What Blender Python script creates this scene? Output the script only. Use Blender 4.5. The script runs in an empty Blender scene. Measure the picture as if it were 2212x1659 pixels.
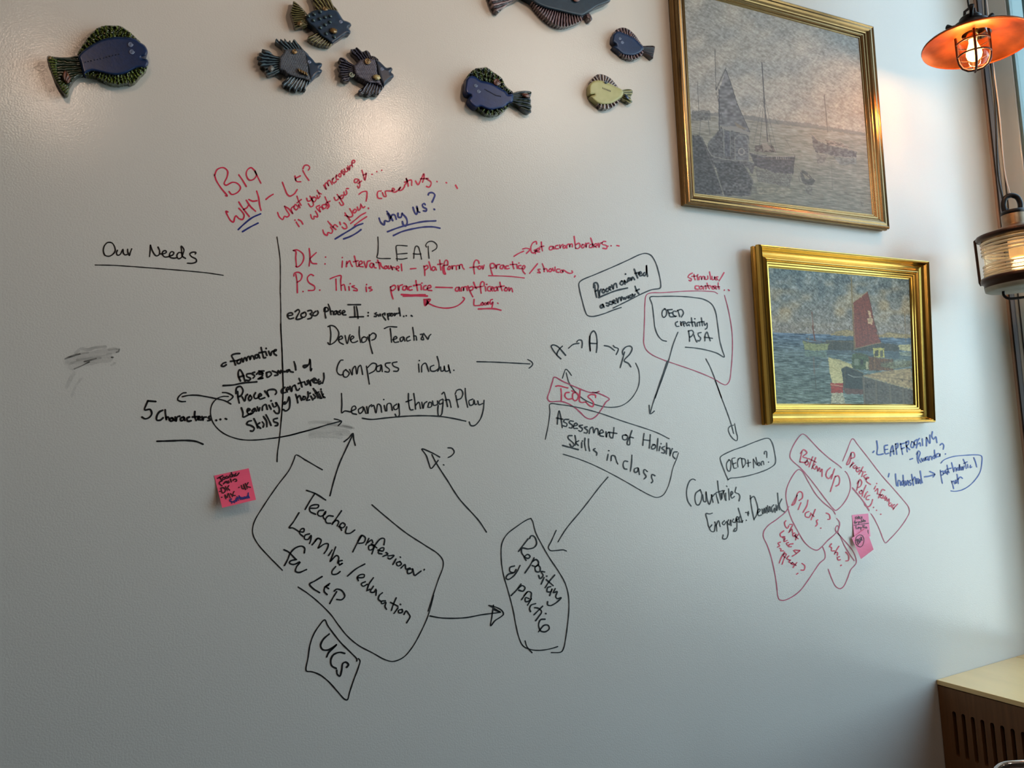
import bpy, bmesh, math, random
import numpy as np
from mathutils import Vector, Matrix, noise
from mathutils.geometry import delaunay_2d_cdt
random.seed(7); np.random.seed(7)
SC = bpy.context.scene; COL = SC.collection
# ---------------------------------------------------------------- camera
# room axes: X runs right along the writing wall, Y runs into it (wall face at y = 0), Z up
F = 1661.0; CX, CY = 1106.0, 829.5; D = 1.8757; CAMZ = 1.65
YAW, PITCH, ROLL = map(math.radians, (26.797, 4.489, 3.277))
fw = np.array([math.sin(YAW)*math.cos(PITCH), math.cos(YAW)*math.cos(PITCH), math.sin(PITCH)])
_r = np.array([math.cos(YAW), -math.sin(YAW), 0.0]); _d = np.cross(fw, _r)
RR = math.cos(ROLL)*_r + math.sin(ROLL)*_d; DD = -math.sin(ROLL)*_r + math.cos(ROLL)*_d
CAM = np.array([0.0, -D, CAMZ])
cam = bpy.data.cameras.new('camera'); camo = bpy.data.objects.new('camera', cam); COL.objects.link(camo)
cam.sensor_width = 36; cam.lens = 36*F/2212; cam.clip_start = 0.02
camo.matrix_world = Matrix(((RR[0], -DD[0], -fw[0], CAM[0]), (RR[1], -DD[1], -fw[1], CAM[1]), (RR[2], -DD[2], -fw[2], CAM[2]), (0, 0, 0, 1)))
SC.camera = camo
SC.view_settings.view_transform = 'Standard'; SC.view_settings.look = 'None'; SC.view_settings.gamma = 1
SC.view_settings.exposure = EXPOSURE = 0.0
# ---------------------------------------------------------------- daylight, room lamps and one added fill light
W = bpy.data.worlds.new('sky'); SC.world = W; W.use_nodes = True
nt = W.node_tree; nt.nodes.clear()
out = nt.nodes.new('ShaderNodeOutputWorld'); bg = nt.nodes.new('ShaderNodeBackground')
tc = nt.nodes.new('ShaderNodeTexCoord'); sp = nt.nodes.new('ShaderNodeSeparateXYZ'); cr = nt.nodes.new('ShaderNodeValToRGB')
mp = nt.nodes.new('ShaderNodeMapRange'); mp.inputs[1].default_value = -1; mp.inputs[2].default_value = 1
nt.links.new(tc.outputs['Generated'], sp.inputs[0]); nt.links.new(sp.outputs['Z'], mp.inputs[0]); nt.links.new(mp.outputs[0], cr.inputs[0])
e = cr.color_ramp.elements; e[0].position = 0.0; e[0].color = (.06, .065, .065, 1); e[1].position = 1.0; e[1].color = (.36, .48, .62, 1)
for p, c in ((.49, (.12, .13, .13, 1)), (.515, (.84, 1.04, 1.14, 1)), (.60, (.47, .64, .79, 1)), (.72, (.34, .48, .63, 1))):
    x = e.new(p); x.color = c
nt.links.new(cr.outputs[0], bg.inputs[0]); bg.inputs[1].default_value = 6.4
nt.links.new(bg.outputs[0], out.inputs[0])
def lamp(kind, name, loc, power, color, **kw):
    l = bpy.data.lights.new(name, kind); l.energy = power; l.color = color
    o = bpy.data.objects.new(name, l); COL.objects.link(o); o.location = loc
    for k, v in kw.items(): setattr(l, k, v)
    return o
XC, ROOM_L, ROOM_B, CEIL = 3.245, -3.0, -5.2, 4.2      # corner with the window wall, far left wall, rear wall, ceiling
po = lamp('AREA', 'window_daylight_portal', (XC+.10, -1.88, 2.35), 10, (1, 1, 1), shape='RECTANGLE', size=4.5, size_y=3.2)
po.rotation_euler = (0, math.radians(90), 0); po.data.shape = 'RECTANGLE'; po.data.size = 3.2; po.data.size_y = 3.5
po.data.cycles.is_portal = True
sun = lamp('SUN', 'sun', (2, 0, 8), 21, (1, .98, .95), angle=.01)      # stands behind the building and lights only the paving outside
sun.rotation_euler = Vector((-.75, -.25, 1.3)).to_track_quat('Z', 'Y').to_euler()
WARM = (1.0, .71, .52)
lamp('POINT', 'pendant_and_fill_light', (-.23, -1.2, CAMZ+1.36), 9, WARM, shadow_soft_size=.05)
lamp('POINT', 'pendant_and_fill_light', (.99, -1.2, CAMZ+1.35), 19, WARM, shadow_soft_size=.05)
lamp('POINT', 'pendant_and_fill_light', (-1.5, -1.6, CAMZ+1.6), 2.5, WARM, shadow_soft_size=.05)
lamp('POINT', 'pendant_and_fill_light', (2.1, -1.7, CAMZ+1.9), 25, (1, .90, .80), shadow_soft_size=.35)  # added soft fill for the window corner, not one of the pendants
# ---------------------------------------------------------------- pixel rays (the photo's frame) into the room
def rays(px):
    px = np.atleast_2d(np.asarray(px, float))
    return (px[:, :1]-CX)/F*RR + (px[:, 1:2]-CY)/F*DD + fw
def on_wall(px, depth=0.0):
    """points `depth` metres in front of the writing wall seen at these photo pixels"""
    r = rays(px); t = ((D-depth)/r[:, 1])[:, None] if np.isscalar(depth) else ((D-np.asarray(depth))/r[:, 1])[:, None]
    return CAM + r*t
def at_depth(x, y, Z): return CAM + rays([(x, y)])[0]*Z
def to_px(P):
    q = np.atleast_2d(P)-CAM; z = q@fw
    return np.stack([q@RR/z*F+CX, q@DD/z*F+CY], 1)
def crop(c, pts):
    x0, y0, s = c; return [(x0+p[0]/s, y0+p[1]/s) for p in pts]
# ---------------------------------------------------------------- materials
def srgb(r, g, b): return tuple(((c/255/12.92) if c/255 <= .04045 else ((c/255+.055)/1.055)**2.4) for c in (r, g, b))
def mat(name, col=(.5, .5, .5), rough=.5, metal=0, spec=.5, coat=0, attr=False, bump=None, bump2=None, var=None, emit=None, trans=0, ior=1.45, alpha=None):
    m = bpy.data.materials.new(name); m.use_nodes = True; n = m.node_tree; b = n.nodes['Principled BSDF']
    b.inputs['Base Color'].default_value = (*col, 1); b.inputs['Roughness'].default_value = rough; b.inputs['Metallic'].default_value = metal
    b.inputs['Specular IOR Level'].default_value = spec; b.inputs['Coat Weight'].default_value = coat; b.inputs['Coat Roughness'].default_value = .12
    b.inputs['Transmission Weight'].default_value = trans; b.inputs['IOR'].default_value = ior
    tcn = n.nodes.new('ShaderNodeTexCoord')
    src = None
    if attr:
        a = n.nodes.new('ShaderNodeVertexColor'); a.layer_name = 'paint'; src = a.outputs[0]; n.links.new(src, b.inputs['Base Color'])
    if var:   # (scale, amount, stretch)
        no = n.nodes.new('ShaderNodeTexNoise'); no.inputs['Scale'].default_value = var[0]; no.inputs['Detail'].default_value = 6
        mpn = n.nodes.new('ShaderNodeMapping'); mpn.inputs['Scale'].default_value = var[2] if len(var) > 2 else (1, 1, 1)
        n.links.new(tcn.outputs['Object'], mpn.inputs[0]); n.links.new(mpn.outputs[0], no.inputs[0])
        mx = n.nodes.new('ShaderNodeMix'); mx.data_type = 'RGBA'; mx.blend_type = 'MULTIPLY'
        rp = n.nodes.new('ShaderNodeMapRange'); rp.inputs[1].default_value = .3; rp.inputs[2].default_value = .7
        rp.inputs[3].default_value = 1-var[1]; rp.inputs[4].default_value = 1.0
        n.links.new(no.outputs[0], rp.inputs[0]); mx.inputs[0].default_value = 1
        if src: n.links.new(src, mx.inputs[6])
        else: mx.inputs[6].default_value = (*col, 1)
        cb = n.nodes.new('ShaderNodeCombineColor'); [n.links.new(rp.outputs[0], cb.inputs[i]) for i in range(3)]
        n.links.new(cb.outputs[0], mx.inputs[7]); n.links.new(mx.outputs[2], b.inputs['Base Color'])
    prev = None
    for bp in (bump, bump2):
        if not bp: continue      # (kind, scale, strength, distance, stretch)
        t = n.nodes.new('ShaderNodeTexVoronoi' if bp[0] == 'voronoi' else 'ShaderNodeTexNoise'); t.inputs['Scale'].default_value = bp[1]
        mpn = n.nodes.new('ShaderNodeMapping'); mpn.inputs['Scale'].default_value = bp[4] if len(bp) > 4 else (1, 1, 1)
        n.links.new(tcn.outputs['Object'], mpn.inputs[0]); n.links.new(mpn.outputs[0], t.inputs[0])
        if bp[0] == 'noise': t.inputs['Detail'].default_value = 3
        bn = n.nodes.new('ShaderNodeBump'); bn.inputs['Strength'].default_value = bp[2]; bn.inputs['Distance'].default_value = bp[3]
        n.links.new(t.outputs[0], bn.inputs['Height'])
        if prev: n.links.new(prev.outputs[0], bn.inputs['Normal'])
        prev = bn
    if prev: n.links.new(prev.outputs[0], b.inputs['Normal'])
    if emit: b.inputs['Emission Color'].default_value = (*emit[0], 1); b.inputs['Emission Strength'].default_value = emit[1]
    if alpha is not None:
        no = n.nodes.new('ShaderNodeTexNoise'); no.inputs['Scale'].default_value = 60; no.inputs['Detail'].default_value = 5
        mpn = n.nodes.new('ShaderNodeMapping'); mpn.inputs['Scale'].default_value = (.4, 1, 2)
        n.links.new(tcn.outputs['Object'], mpn.inputs[0]); n.links.new(mpn.outputs[0], no.inputs[0])
        rp = n.nodes.new('ShaderNodeMapRange'); rp.inputs[1].default_value = .35; rp.inputs[2].default_value = .75
        rp.inputs[3].default_value = alpha*.25; rp.inputs[4].default_value = alpha
        n.links.new(no.outputs[0], rp.inputs[0]); n.links.new(rp.outputs[0], b.inputs['Alpha'])
    return m
def thin_glass(name, tint, rough=.0, refl=.08, coat_col=(1, 1, 1)):
    """a thin pane: lets light straight through, tinted, and mirrors more at grazing angles"""
    m = bpy.data.materials.new(name); m.use_nodes = True; n = m.node_tree; n.nodes.clear()
    o = n.nodes.new('ShaderNodeOutputMaterial'); t = n.nodes.new('ShaderNodeBsdfTransparent'); g = n.nodes.new('ShaderNodeBsdfGlossy'); x = n.nodes.new('ShaderNodeMixShader')
    f = n.nodes.new('ShaderNodeLayerWeight'); f.inputs['Blend'].default_value = .5; pw = n.nodes.new('ShaderNodeMath'); pw.operation = 'POWER'; pw.inputs[1].default_value = 4.5; n.links.new(f.outputs['Facing'], pw.inputs[0]); t.inputs[0].default_value = (*tint, 1); g.inputs['Roughness'].default_value = rough; g.inputs[0].default_value = (*coat_col, 1)
    a = n.nodes.new('ShaderNodeMath'); a.operation = 'ADD'; a.use_clamp = True; a.inputs[1].default_value = refl
    n.links.new(pw.outputs[0], a.inputs[0]); n.links.new(a.outputs[0], x.inputs[0]); n.links.new(t.outputs[0], x.inputs[1]); n.links.new(g.outputs[0], x.inputs[2]); n.links.new(x.outputs[0], o.inputs[0])
    return m
# ---------------------------------------------------------------- object helpers
def link(name, me, m=None, parent=None, smooth=False):
    o = bpy.data.objects.new(name, me); COL.objects.link(o)
    if m is not None: me.materials.append(m)
    if parent is not None:
        o.parent = parent; o.location = Vector((0, 0, 0))
        # geometry is made in room coordinates; keep it there
        o.matrix_parent_inverse = Matrix.Translation(-wloc(parent))
    if smooth: me.shade_smooth()
    return o
def wloc(o): return Vector((0, 0, 0)) if o.type == 'MESH' else o.location
def mesh(name, V, Fc, m=None, parent=None, smooth=False, col=None):
    me = bpy.data.meshes.new(name); me.from_pydata([tuple(map(float, v)) for v in V], [], [tuple(map(int, f)) for f in Fc]); me.update()
    if col is not None:
        a = me.color_attributes.new('paint', 'FLOAT_COLOR', 'POINT')
        c = np.ones((len(V), 4), np.float32); c[:, :3] = col; a.data.foreach_set('color', c.ravel())
    return link(name, me, m, parent, smooth)
def thing(name, label, cat, loc, group=None):
    o = bpy.data.objects.new(name, None); o.empty_display_size = .05; COL.objects.link(o); o.location = Vector(loc)
    return tag(o, label, cat, group)
def tag(o, label, cat, group=None):
    o['label'] = label; o['category'] = cat
    if group: o['group'] = group
    return o
def struct(o, label=None):
    o['kind'] = 'structure'
    if label: o['label'] = label
    return o
def add_box(name, a, b, m, parent=None, bevel=0.0, smooth=False):
    lo = np.minimum(a, b).astype(float); hi = np.maximum(a, b).astype(float)
    bm = bmesh.new(); bmesh.ops.create_cube(bm, size=1)
    for v in bm.verts:
        v.co = Vector([(lo[i]+hi[i])/2 + v.co[i]*(hi[i]-lo[i]) for i in range(3)])
    if bevel: bmesh.ops.bevel(bm, geom=bm.edges[:], offset=bevel, segments=2, affect='EDGES', profile=.5)
    me = bpy.data.meshes.new(name); bm.to_mesh(me); bm.free()
    return link(name, me, m, parent, smooth)
def tube(name, pts, r, m, parent=None, n=10, closed=False):
    """round bar through 3-D points; r may be a list"""
    P = [Vector(p) for p in pts]; N = len(P); rs = r if hasattr(r, '__len__') else [r]*N
    V, Fc = [], []; up = None
    for i, p in enumerate(P):
        a = P[i-1] if (i > 0 or closed) else P[0]; b = P[(i+1) % N] if (i < N-1 or closed) else P[-1]
        t = (b-a).normalized()
        if up is None: up = t.orthogonal().normalized()
        up = (up - t*up.dot(t)).normalized(); s = t.cross(up)
        for k in range(n):
            an = 2*math.pi*k/n; V.append(p + (up*math.cos(an)+s*math.sin(an))*rs[i])
    R = N if closed else N-1
    for i in range(R):
        for k in range(n):
            a = i*n+k; b = i*n+(k+1) % n; c = ((i+1) % N)*n+(k+1) % n; d = ((i+1) % N)*n+k
            Fc.append((a, b, c, d))
    if not closed: Fc += [tuple(range(n))[::-1], tuple(range((N-1)*n, N*n))]
    return mesh(name, V, Fc, m, parent, True)
def lathe(name, prof, o, axis, m, parent=None, n=48, smooth=True, cap=False):
    """turn (radius, height) points about an axis through o"""
    ax = Vector(axis).normalized(); u = ax.orthogonal().normalized(); w = ax.cross(u); o = Vector(o)
    V, Fc = [], []
    for r, h in prof:
        for k in range(n):
            an = 2*math.pi*k/n; V.append(o + ax*h + (u*math.cos(an)+w*math.sin(an))*r)
    for i in range(len(prof)-1):
        for k in range(n):
            Fc.append((i*n+k, i*n+(k+1) % n, (i+1)*n+(k+1) % n, (i+1)*n+k))
    if cap: Fc += [tuple(range(n))[::-1], tuple(range((len(prof)-1)*n, len(prof)*n))]
    return mesh(name, V, Fc, m, parent, smooth)
def crom(P, step):
    """centripetal Catmull-Rom through P, sampled about every `step`"""
    P = [np.array(p, float) for p in P]
    Q = [P[0]]
    for p in P[1:]:
        if np.linalg.norm(p-Q[-1]) > 1e-6: Q.append(p)
    P = Q
    if len(P) < 3: 
        if len(P) == 1: return [P[0]]
        k = max(2, int(np.linalg.norm(P[1]-P[0])/step)+1); return [P[0]+(P[1]-P[0])*t for t in np.linspace(0, 1, k)]
    ex = [2*P[0]-P[1]]+P+[2*P[-1]-P[-2]]; res = []
    for i in range(1, len(ex)-2):
        p0, p1, p2, p3 = ex[i-1:i+3]
        t0 = 0; t1 = t0+np.linalg.norm(p1-p0)**.5; t2 = t1+np.linalg.norm(p2-p1)**.5; t3 = t2+np.linalg.norm(p3-p2)**.5
        k = max(2, int(np.linalg.norm(p2-p1)/step)+1)
        for t in np.linspace(t1, t2, k, endpoint=False):
            a1 = (t1-t)/(t1-t0)*p0+(t-t0)/(t1-t0)*p1; a2 = (t2-t)/(t2-t1)*p1+(t-t1)/(t2-t1)*p2; a3 = (t3-t)/(t3-t2)*p2+(t-t2)/(t3-t2)*p3
            b1 = (t2-t)/(t2-t0)*a1+(t-t0)/(t2-t0)*a2; b2 = (t3-t)/(t3-t1)*a2+(t-t1)/(t3-t1)*a3
            res.append((t2-t)/(t2-t1)*b1+(t-t1)/(t2-t1)*b2)
    return res+[P[-1]]
# ================================================================ THE ROOM
M_WALL = mat('gloss_paint', srgb(210, 205, 197), rough=.19, spec=.5, bump=('noise', 250, .24, .0018), bump2=('noise', 70, .03, .004), var=(1.3, .03))
M_PLAIN = mat('matt_paint', srgb(98, 90, 84), rough=.8, var=(2, .05))
M_FLOOR = mat('floorboards', srgb(76, 60, 46), rough=.5, var=(4, .4, (1, 12, 1)))
M_STEEL = mat('dark_steel', srgb(150, 166, 190), rough=.28, metal=.1, var=(30, .25, (1, 1, .1)))
M_NAVY = mat('navy_gasket', srgb(26, 32, 42), rough=.4)
M_GREYP = mat('grey_frame', srgb(188, 190, 186), rough=.25, metal=0, coat=.4, var=(12, .15, (1, 1, .15)))
M_BROWNSEAL = mat('brown_sealant', srgb(170, 148, 134), rough=.6)
M_GLASS = thin_glass('window_glass', (.92, .97, .97), refl=.02)
T = .12
struct(add_box('wall_back', (ROOM_L, 0, 0), (XC+.3, T, CEIL), M_WALL), 'glossy pale grey writing wall')
struct(add_box('floor', (ROOM_L, ROOM_B, -.1), (XC+.2, T, 0), M_FLOOR))
struct(add_box('ceiling', (ROOM_L-T, ROOM_B-T, CEIL), (XC+.3, T, CEIL+.1), M_PLAIN))
struct(add_box('wall_left', (ROOM_L-T, ROOM_B, 0), (ROOM_L, T, CEIL), M_PLAIN))
struct(add_box('wall_front', (ROOM_L-T, ROOM_B-T, 0), (XC+.3, ROOM_B, CEIL), M_PLAIN))
SILL = CAMZ-.935
wr = add_box('wall_right', (XC, ROOM_B, 0), (XC+.2, 0, SILL-.02), M_PLAIN); struct(wr)
struct(add_box('wall_right', (XC, ROOM_B, 3.98), (XC+.2, 0, CEIL), M_PLAIN))
struct(add_box('wall_right', (XC, ROOM_B, SILL-.02), (XC+.2, -3.619, 3.98), M_PLAIN))
# the steel window beside the corner: seal, frame strip, black joint, wide grey post, lip, glass, more posts
win = bpy.data.objects.new('window_1', None); COL.objects.link(win); win.location = (XC, -.1, SILL); struct(win, 'tall grey metal window in the right wall')
def post(name, d0, d1, x0, m, bev=.0015, z0=SILL-.02, z1=3.98): return add_box(name, (XC-x0, -d1, z0), (XC+.09, -d0, z1), m, win, bev)
post('corner_seal', .0, .009, .004, M_BROWNSEAL)
post('gasket', .009, .017, -.003, M_NAVY)
post('frame_strip', .017, .032, .006, M_STEEL, .003)
post('frame_strip', .032, .044, .001, M_GREYP, .002)
post('gasket', .044, .054, -.004, M_NAVY)
post('wide_post', .054, .128, .010, M_GREYP, .004)
post('post_lip', .128, .139, .004, mat('teal_edge', srgb(96, 116, 114), rough=.4), .002)
for k in range(3):
    y = .139+1.14*(k+1); post('post', y, y+.06, .010, M_GREYP, .004)
    add_box('pane', (XC+.010, -(y), SILL+.03), (XC+.016, -(y-1.14+(.06 if k else 0)), 3.93), M_GLASS, win)
add_box('frame_rail', (XC-.006, -3.618, 3.92), (XC+.09, -.139, 3.98), M_GREYP, win, .003)
add_box('frame_rail', (XC-.006, -3.618, SILL-.02), (XC+.09, -.139, SILL+.035), M_GREYP, win, .003)
# each entry: T(name, label, group, [(part, colour, width_px, crop, strokes), ...])
CR = {'A': (450, 335, 5.53), 'B': (800, 370, 5.53), 'C': (1050, 500, 5.53), 'D': (190, 500, 7.135), 'E': (590, 610, 5.53),
      'F': (290, 700, 5.53), 'G': (590, 740, 3.687)}
INK = []
def T(*a): INK.append(a)
T('heading', "black marker heading reading Our Needs above a long underline at far left", 'written heading', [
 ('lettering', 'k', 3.4, 'D', "345 168 300 172 252 225 238 300 262 365 325 382 385 350 420 300 410 235 375 180 345 168/455 290 440 330 455 365 495 355 520 310 540 275 545 330 570 360 605 355/612 275 615 320 640 370 650 330 675 268/"
  "965 210 958 300 950 385/965 215 1000 310 1050 375 1095 360 1105 300 1080 240/1110 345 1160 345 1210 320 1195 295 1160 305 1145 345 1180 392 1240 390/1250 380 1310 360 1325 325 1290 310 1260 345 1265 395 1320 412 1370 405/"
  "1450 330 1400 325 1370 375 1395 420 1440 400 1470 330 1480 280 1437 225 1445 300 1455 380 1505 415/1655 345 1665 325 1610 320 1570 345 1600 390 1665 425 1670 465 1610 490 1535 488"),
 ('underline', 'k', 2.6, 'D', "110 517 400 522 700 542 1100 572 1500 605 1850 640 2085 675")])
T('heading', "large red marker words BIG WHY at the top of the writing", 'written heading', [
 ('lettering', 'r', 3.4, 'A', "75 240 95 300 150 390 228 490 205 485/75 240 110 170 180 150 230 190 225 260 190 340 210 360 290 325 350 340 385 390 350 445 280 470 248 435/365 235 410 300 455 375/555 185 510 150 465 180 455 240 490 298 540 290 575 240 555 185 590 260 628 335"),
 ('lettering', 'r', 3.6, 'A', "235 680 210 670 225 710 270 785 300 800 315 750 330 725 370 760 410 768 428 720 400 670 365 635/365 560 410 630 490 735/455 540 510 620 565 670/420 650 460 630 480 600/485 530 530 550 582 545/578 430 600 500 615 600 630 660"),
 ])
T('underline', "dark blue double underline beneath the red word WHY", 'marker lines', [
 ('lettering', 'b', 4.0, 'A', "357 890 420 830 520 750 625 702/408 915 500 860 595 812")])
T('handwriting', "red LtP with a dash before it, right of the word WHY", 'handwritten notes', [
 ('lettering', 'r', 3.6, 'A', "688 530 730 495 775 468/885 325 910 390 945 470 975 490 1030 460 1062 412"),
 ('lettering', 'r', 3.4, 'A', "1035 250 1045 300/1100 248 1040 285 1060 315 1105 318/1130 185 1165 250 1202 302/1130 165 1150 125 1190 122 1212 150 1195 180")])
T('handwriting', "red slanted sentence What you measure is what you get", 'handwritten notes', [
 ('lettering', 'r', 3.2, 'A', "828 685 850 740 890 770 910 730 940 740 968 715 935 660 912 612/912 610 960 640 1010 700 990 640 1020 610/1065 610 1040 590 1025 630 1050 655 1075 625 1080 590 1095 630/1060 490 1080 550 1110 600/1060 570 1112 530/"
  "1175 515 1190 550 1225 540 1240 500/1215 490 1250 560 1255 600 1225 618 1195 580/1260 500 1240 530 1265 560 1290 520 1265 500/1300 480 1310 520 1335 490/1320 450 1350 465/1300 420 1330 470"),
 ('lettering', 'r', 3.2, 'A', "1378 360 1410 410 1395 350 1410 330 1440 370 1425 320 1445 300 1480 350/1480 290 1500 270 1480 310 1500 335 1530 310/1520 265 1535 235 1530 290 1555 290/1570 220 1555 250 1580 260 1590 210 1620 235/1600 180 1585 200 1625 200 1625 235/"
  "1625 165 1640 200 1665 190 1655 150 1685 180/1665 130 1690 170 1690 130 1715 120/1720 95 1745 90 1750 65 1725 65 1715 100 1725 140"),
 ('lettering', 'r', 3.2, 'A', "1035 775 1037 778/1050 800 1085 855/1075 770 1110 790 1130 825/1222 710 1240 760 1262 765 1265 730 1305 740 1300 700 1280 670/1330 600 1290 620 1340 680 1325 630 1350 620 1370 650/1395 590 1360 600 1380 640 1410 620 1405 580 1430 610/1395 500 1420 560 1445 610 1420 640/1410 570 1455 550/"
  "1505 505 1520 540 1550 530 1560 490/1540 470 1590 540 1615 590 1590 600 1565 565/1585 490 1570 510 1600 520 1615 480 1590 480/1620 440 1630 480 1655 460 1645 420/1650 400 1675 400/"
  "1780 285 1750 290 1745 325 1775 325 1795 290 1810 370 1795 395 1782 370/1790 340 1830 310/1835 180 1855 250 1870 300 1880 260 1885 215/1850 240 1890 225/1955 230 1957 231/2010 197 2014 199/2070 180 2073 184")])
T('handwriting', "red words why Now with a question mark, underlined twice in red", 'handwritten notes', [
 ('lettering', 'r', 3.4, 'A', "1368 895 1385 940 1420 960 1430 925 1470 935 1485 900 1460 860/1428 790 1480 850 1525 890/1490 860 1510 830 1545 855/1570 800 1580 830/1600 860 1625 880 1655 870 1645 830 1620 810/1632 690 1660 730 1695 780/1632 720 1700 740 1725 720 1690 640/1740 655 1725 680 1750 690 1770 660 1750 645/1780 620 1795 660 1815 640 1820 600/1820 585 1850 630 1870 615/"
  "1800 468 1840 440 1890 435 1895 490 1885 550/1912 632 1915 640"),
 ('underline', 'r', 3.2, 'A', "1700 818 1760 770 1820 720 1880 688/1745 838 1810 790 1893 735")])
T('underline', "dark blue double underline beneath the red words why Now", 'marker lines', [
 ('lettering', 'b', 4.0, 'A', "1515 1002 1600 950 1700 890 1770 845 1845 818/1615 1002 1700 970 1780 925 1825 890")])
T('handwriting', "red word creativity and trailing dots at the top", 'handwritten notes', [
 ('lettering', 'r', 3.4, 'B', "130 235 95 240 82 280 95 320 135 325/145 255 165 300 190 300 180 240 255 235 290 220 270 200 260 235 290 250 340 220 365 190 345 205 345 230 380 220 410 180/408 170 440 120 425 80 445 130 455 178/410 130 490 105 495 168/540 115 570 160 600 110 640 30 640 80 625 130/600 90 690 85/670 90 725 130 720 170 700 190 670 180"),
 ('lettering', 'r', 3.4, 'B', "795 120 798 126/905 134 912 139/1018 165 1040 205")])
T('handwriting', "dark blue words why us with a question mark, underlined twice", 'handwritten notes', [
 ('lettering', 'b', 4.2, 'B', "105 560 125 610 165 640 175 590 210 600 232 590 225 540 205 505/198 478 235 530 268 590/240 560 262 520 290 520 310 572/330 500 335 545 365 550 380 500/385 510 430 560 440 620 420 655 395 640 383 600/510 430 530 490 550 515 565 470 555 420/560 440 570 480 590 490/655 400 645 385 622 400 635 430 670 450 665 475 635 472/692 282 700 262 740 255 770 280 755 330 738 368/762 452 768 458"),
 ('underline', 'b', 4.0, 'B', "205 722 330 675 480 632 640 600 782 592/275 768 380 720 520 685 650 665 760 665 832 680")])
T('heading', "black marker heading LEAP between blue and red writing", 'written heading', [
 ('lettering', 'k', 2.8, 'B', "90 785 95 880 90 980 80 1030 110 1040 240 1042/440 892 360 885 315 888 308 900 315 980 322 1070/325 990 380 985 440 980/310 1045 380 1050 440 1038/520 1038 525 960 545 895 570 900 595 970 612 1050/512 985 560 990 605 988/690 895 695 970 702 1040/672 905 662 885 690 845 745 838 795 880 790 920 740 955")])
T('handwriting', "red line starting DK, international platform for practice", 'handwritten notes', [
 ('lettering', 'r', 3.2, 'A', "1015 1140 1045 1150 1045 1230 1055 1335/1015 1140 1060 1132 1130 1180 1140 1240 1105 1310 1060 1338 1045 1330/1205 1115 1215 1200 1205 1325/1290 1165 1225 1225 1215 1240/1215 1245 1240 1290 1295 1298/1400 1217 1402 1220/1393 1298 1396 1302/"
  "1600 1222 1602 1226/1603 1265 1598 1340/1650 1335 1655 1270/1655 1300 1690 1262 1705 1300 1722 1330/1745 1205 1765 1280 1775 1330 1800 1325/1735 1275 1790 1262/1800 1310 1840 1290 1830 1265 1805 1275 1805 1325 1850 1335/1860 1270 1885 1345 1905 1270 1935 1262/1975 1300 1945 1290 1930 1325 1955 1345 1975 1300 1985 1340 2005 1348"),
 ('lettering', 'r', 3.2, 'B', "88 1060 105 1110 115 1165/70 1090 120 1095 130 1130 160 1160/190 1130 170 1140 175 1165 205 1150 195 1130/215 1130 220 1165 245 1150 245 1125 265 1180 265 1145 290 1150/310 1165 345 1150 325 1130 305 1160 340 1190/370 1108 378 1188/478 1165 545 1160/"
  "640 1130 650 1190 652 1245/645 1140 680 1125 690 1150 655 1180/700 1080 715 1130 725 1180/780 1150 750 1140 735 1170 755 1188 782 1160 790 1180/830 1060 838 1130 845 1180/805 1112 860 1105/925 1120 925 1075 905 1060 885 1090 885 1190 900 1230 880 1225 865 1160 870 1130 920 1120/"
  "935 1140 925 1170 950 1170 955 1135 940 1135/975 1130 980 1170 990 1130 1015 1128/1030 1175 1030 1130 1060 1125 1065 1170 1070 1120 1095 1115 1105 1150 1122 1170/1300 1100 1290 1070 1262 1060 1240 1090 1235 1150 1245 1225/1190 1150 1280 1140/1300 1130 1285 1155 1305 1170 1325 1150 1310 1130/1335 1130 1345 1170 1360 1120/"
  "1460 1240 1440 1170 1435 1110 1470 1100 1490 1130 1470 1155 1440 1155/1500 1120 1505 1165 1515 1120 1545 1112/1590 1120 1560 1125 1550 1155 1575 1165 1595 1125 1610 1165/1650 1130 1620 1135 1625 1165 1660 1160/1698 1080 1705 1130 1715 1165/1670 1115 1745 1110/1750 1115 1755 1160/1775 1095 1776 1097/1800 1125 1770 1130 1775 1160 1815 1160/1830 1170 1850 1140 1835 1125 1815 1145 1825 1195 1850 1225"),
 ('lettering', 'r', 3.2, 'C', "615 385 570 440 520 500/645 450 620 455 640 480 650 495 615 490/672 385 690 430 695 480/690 450 720 445 735 480/760 450 745 470 770 480 785 455 765 445/795 440 805 470 820 465 825 425/880 450 850 450 840 480 870 490/920 480 900 460 885 485 915 490 920 460 970 490 1000 500 1035 490 1025 470/1065 530 1055 545"),
 ('underline', 'r', 2.6, 'B', "1412 1247 1550 1250 1700 1258 1840 1275")])
T('handwriting', "red words Get across borders with a small arrow before them", 'handwritten notes', [
 ('arrow', 'r', 3.2, 'C', "333 297 390 262 450 235/437 210 480 200 525 215 505 240 482 262"),
 ('lettering', 'r', 3.2, 'C', "605 150 600 120 560 135 535 190 545 250 575 255 590 225 590 265/575 225 600 215/595 235 630 225 640 200 615 205 605 240 640 245/660 125 665 190 675 232/645 185 690 175/800 180 765 180 755 215 785 218 805 180 810 210/860 165 830 175 830 205 865 205/880 160 885 200 900 165 920 155/920 180 925 200 950 190 940 165 920 175/965 200 965 165 995 150 1000 190 1005 155 1030 150 1030 185/"
  "1052 58 1062 130 1070 200/1070 160 1110 140 1125 175 1095 205 1070 200/1150 160 1140 190 1165 195 1175 160 1150 155/1190 140 1195 190 1205 145 1230 140/1275 150 1240 160 1235 190 1265 190 1275 150/1250 78 1268 130 1285 190/1300 180 1330 160 1310 145 1290 170 1320 190/1340 140 1350 190 1365 140 1385 135/1430 120 1400 120 1385 150 1440 170 1440 205 1395 200/1455 175 1457 177/1493 170 1495 172/1562 168 1590 173")])
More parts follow.
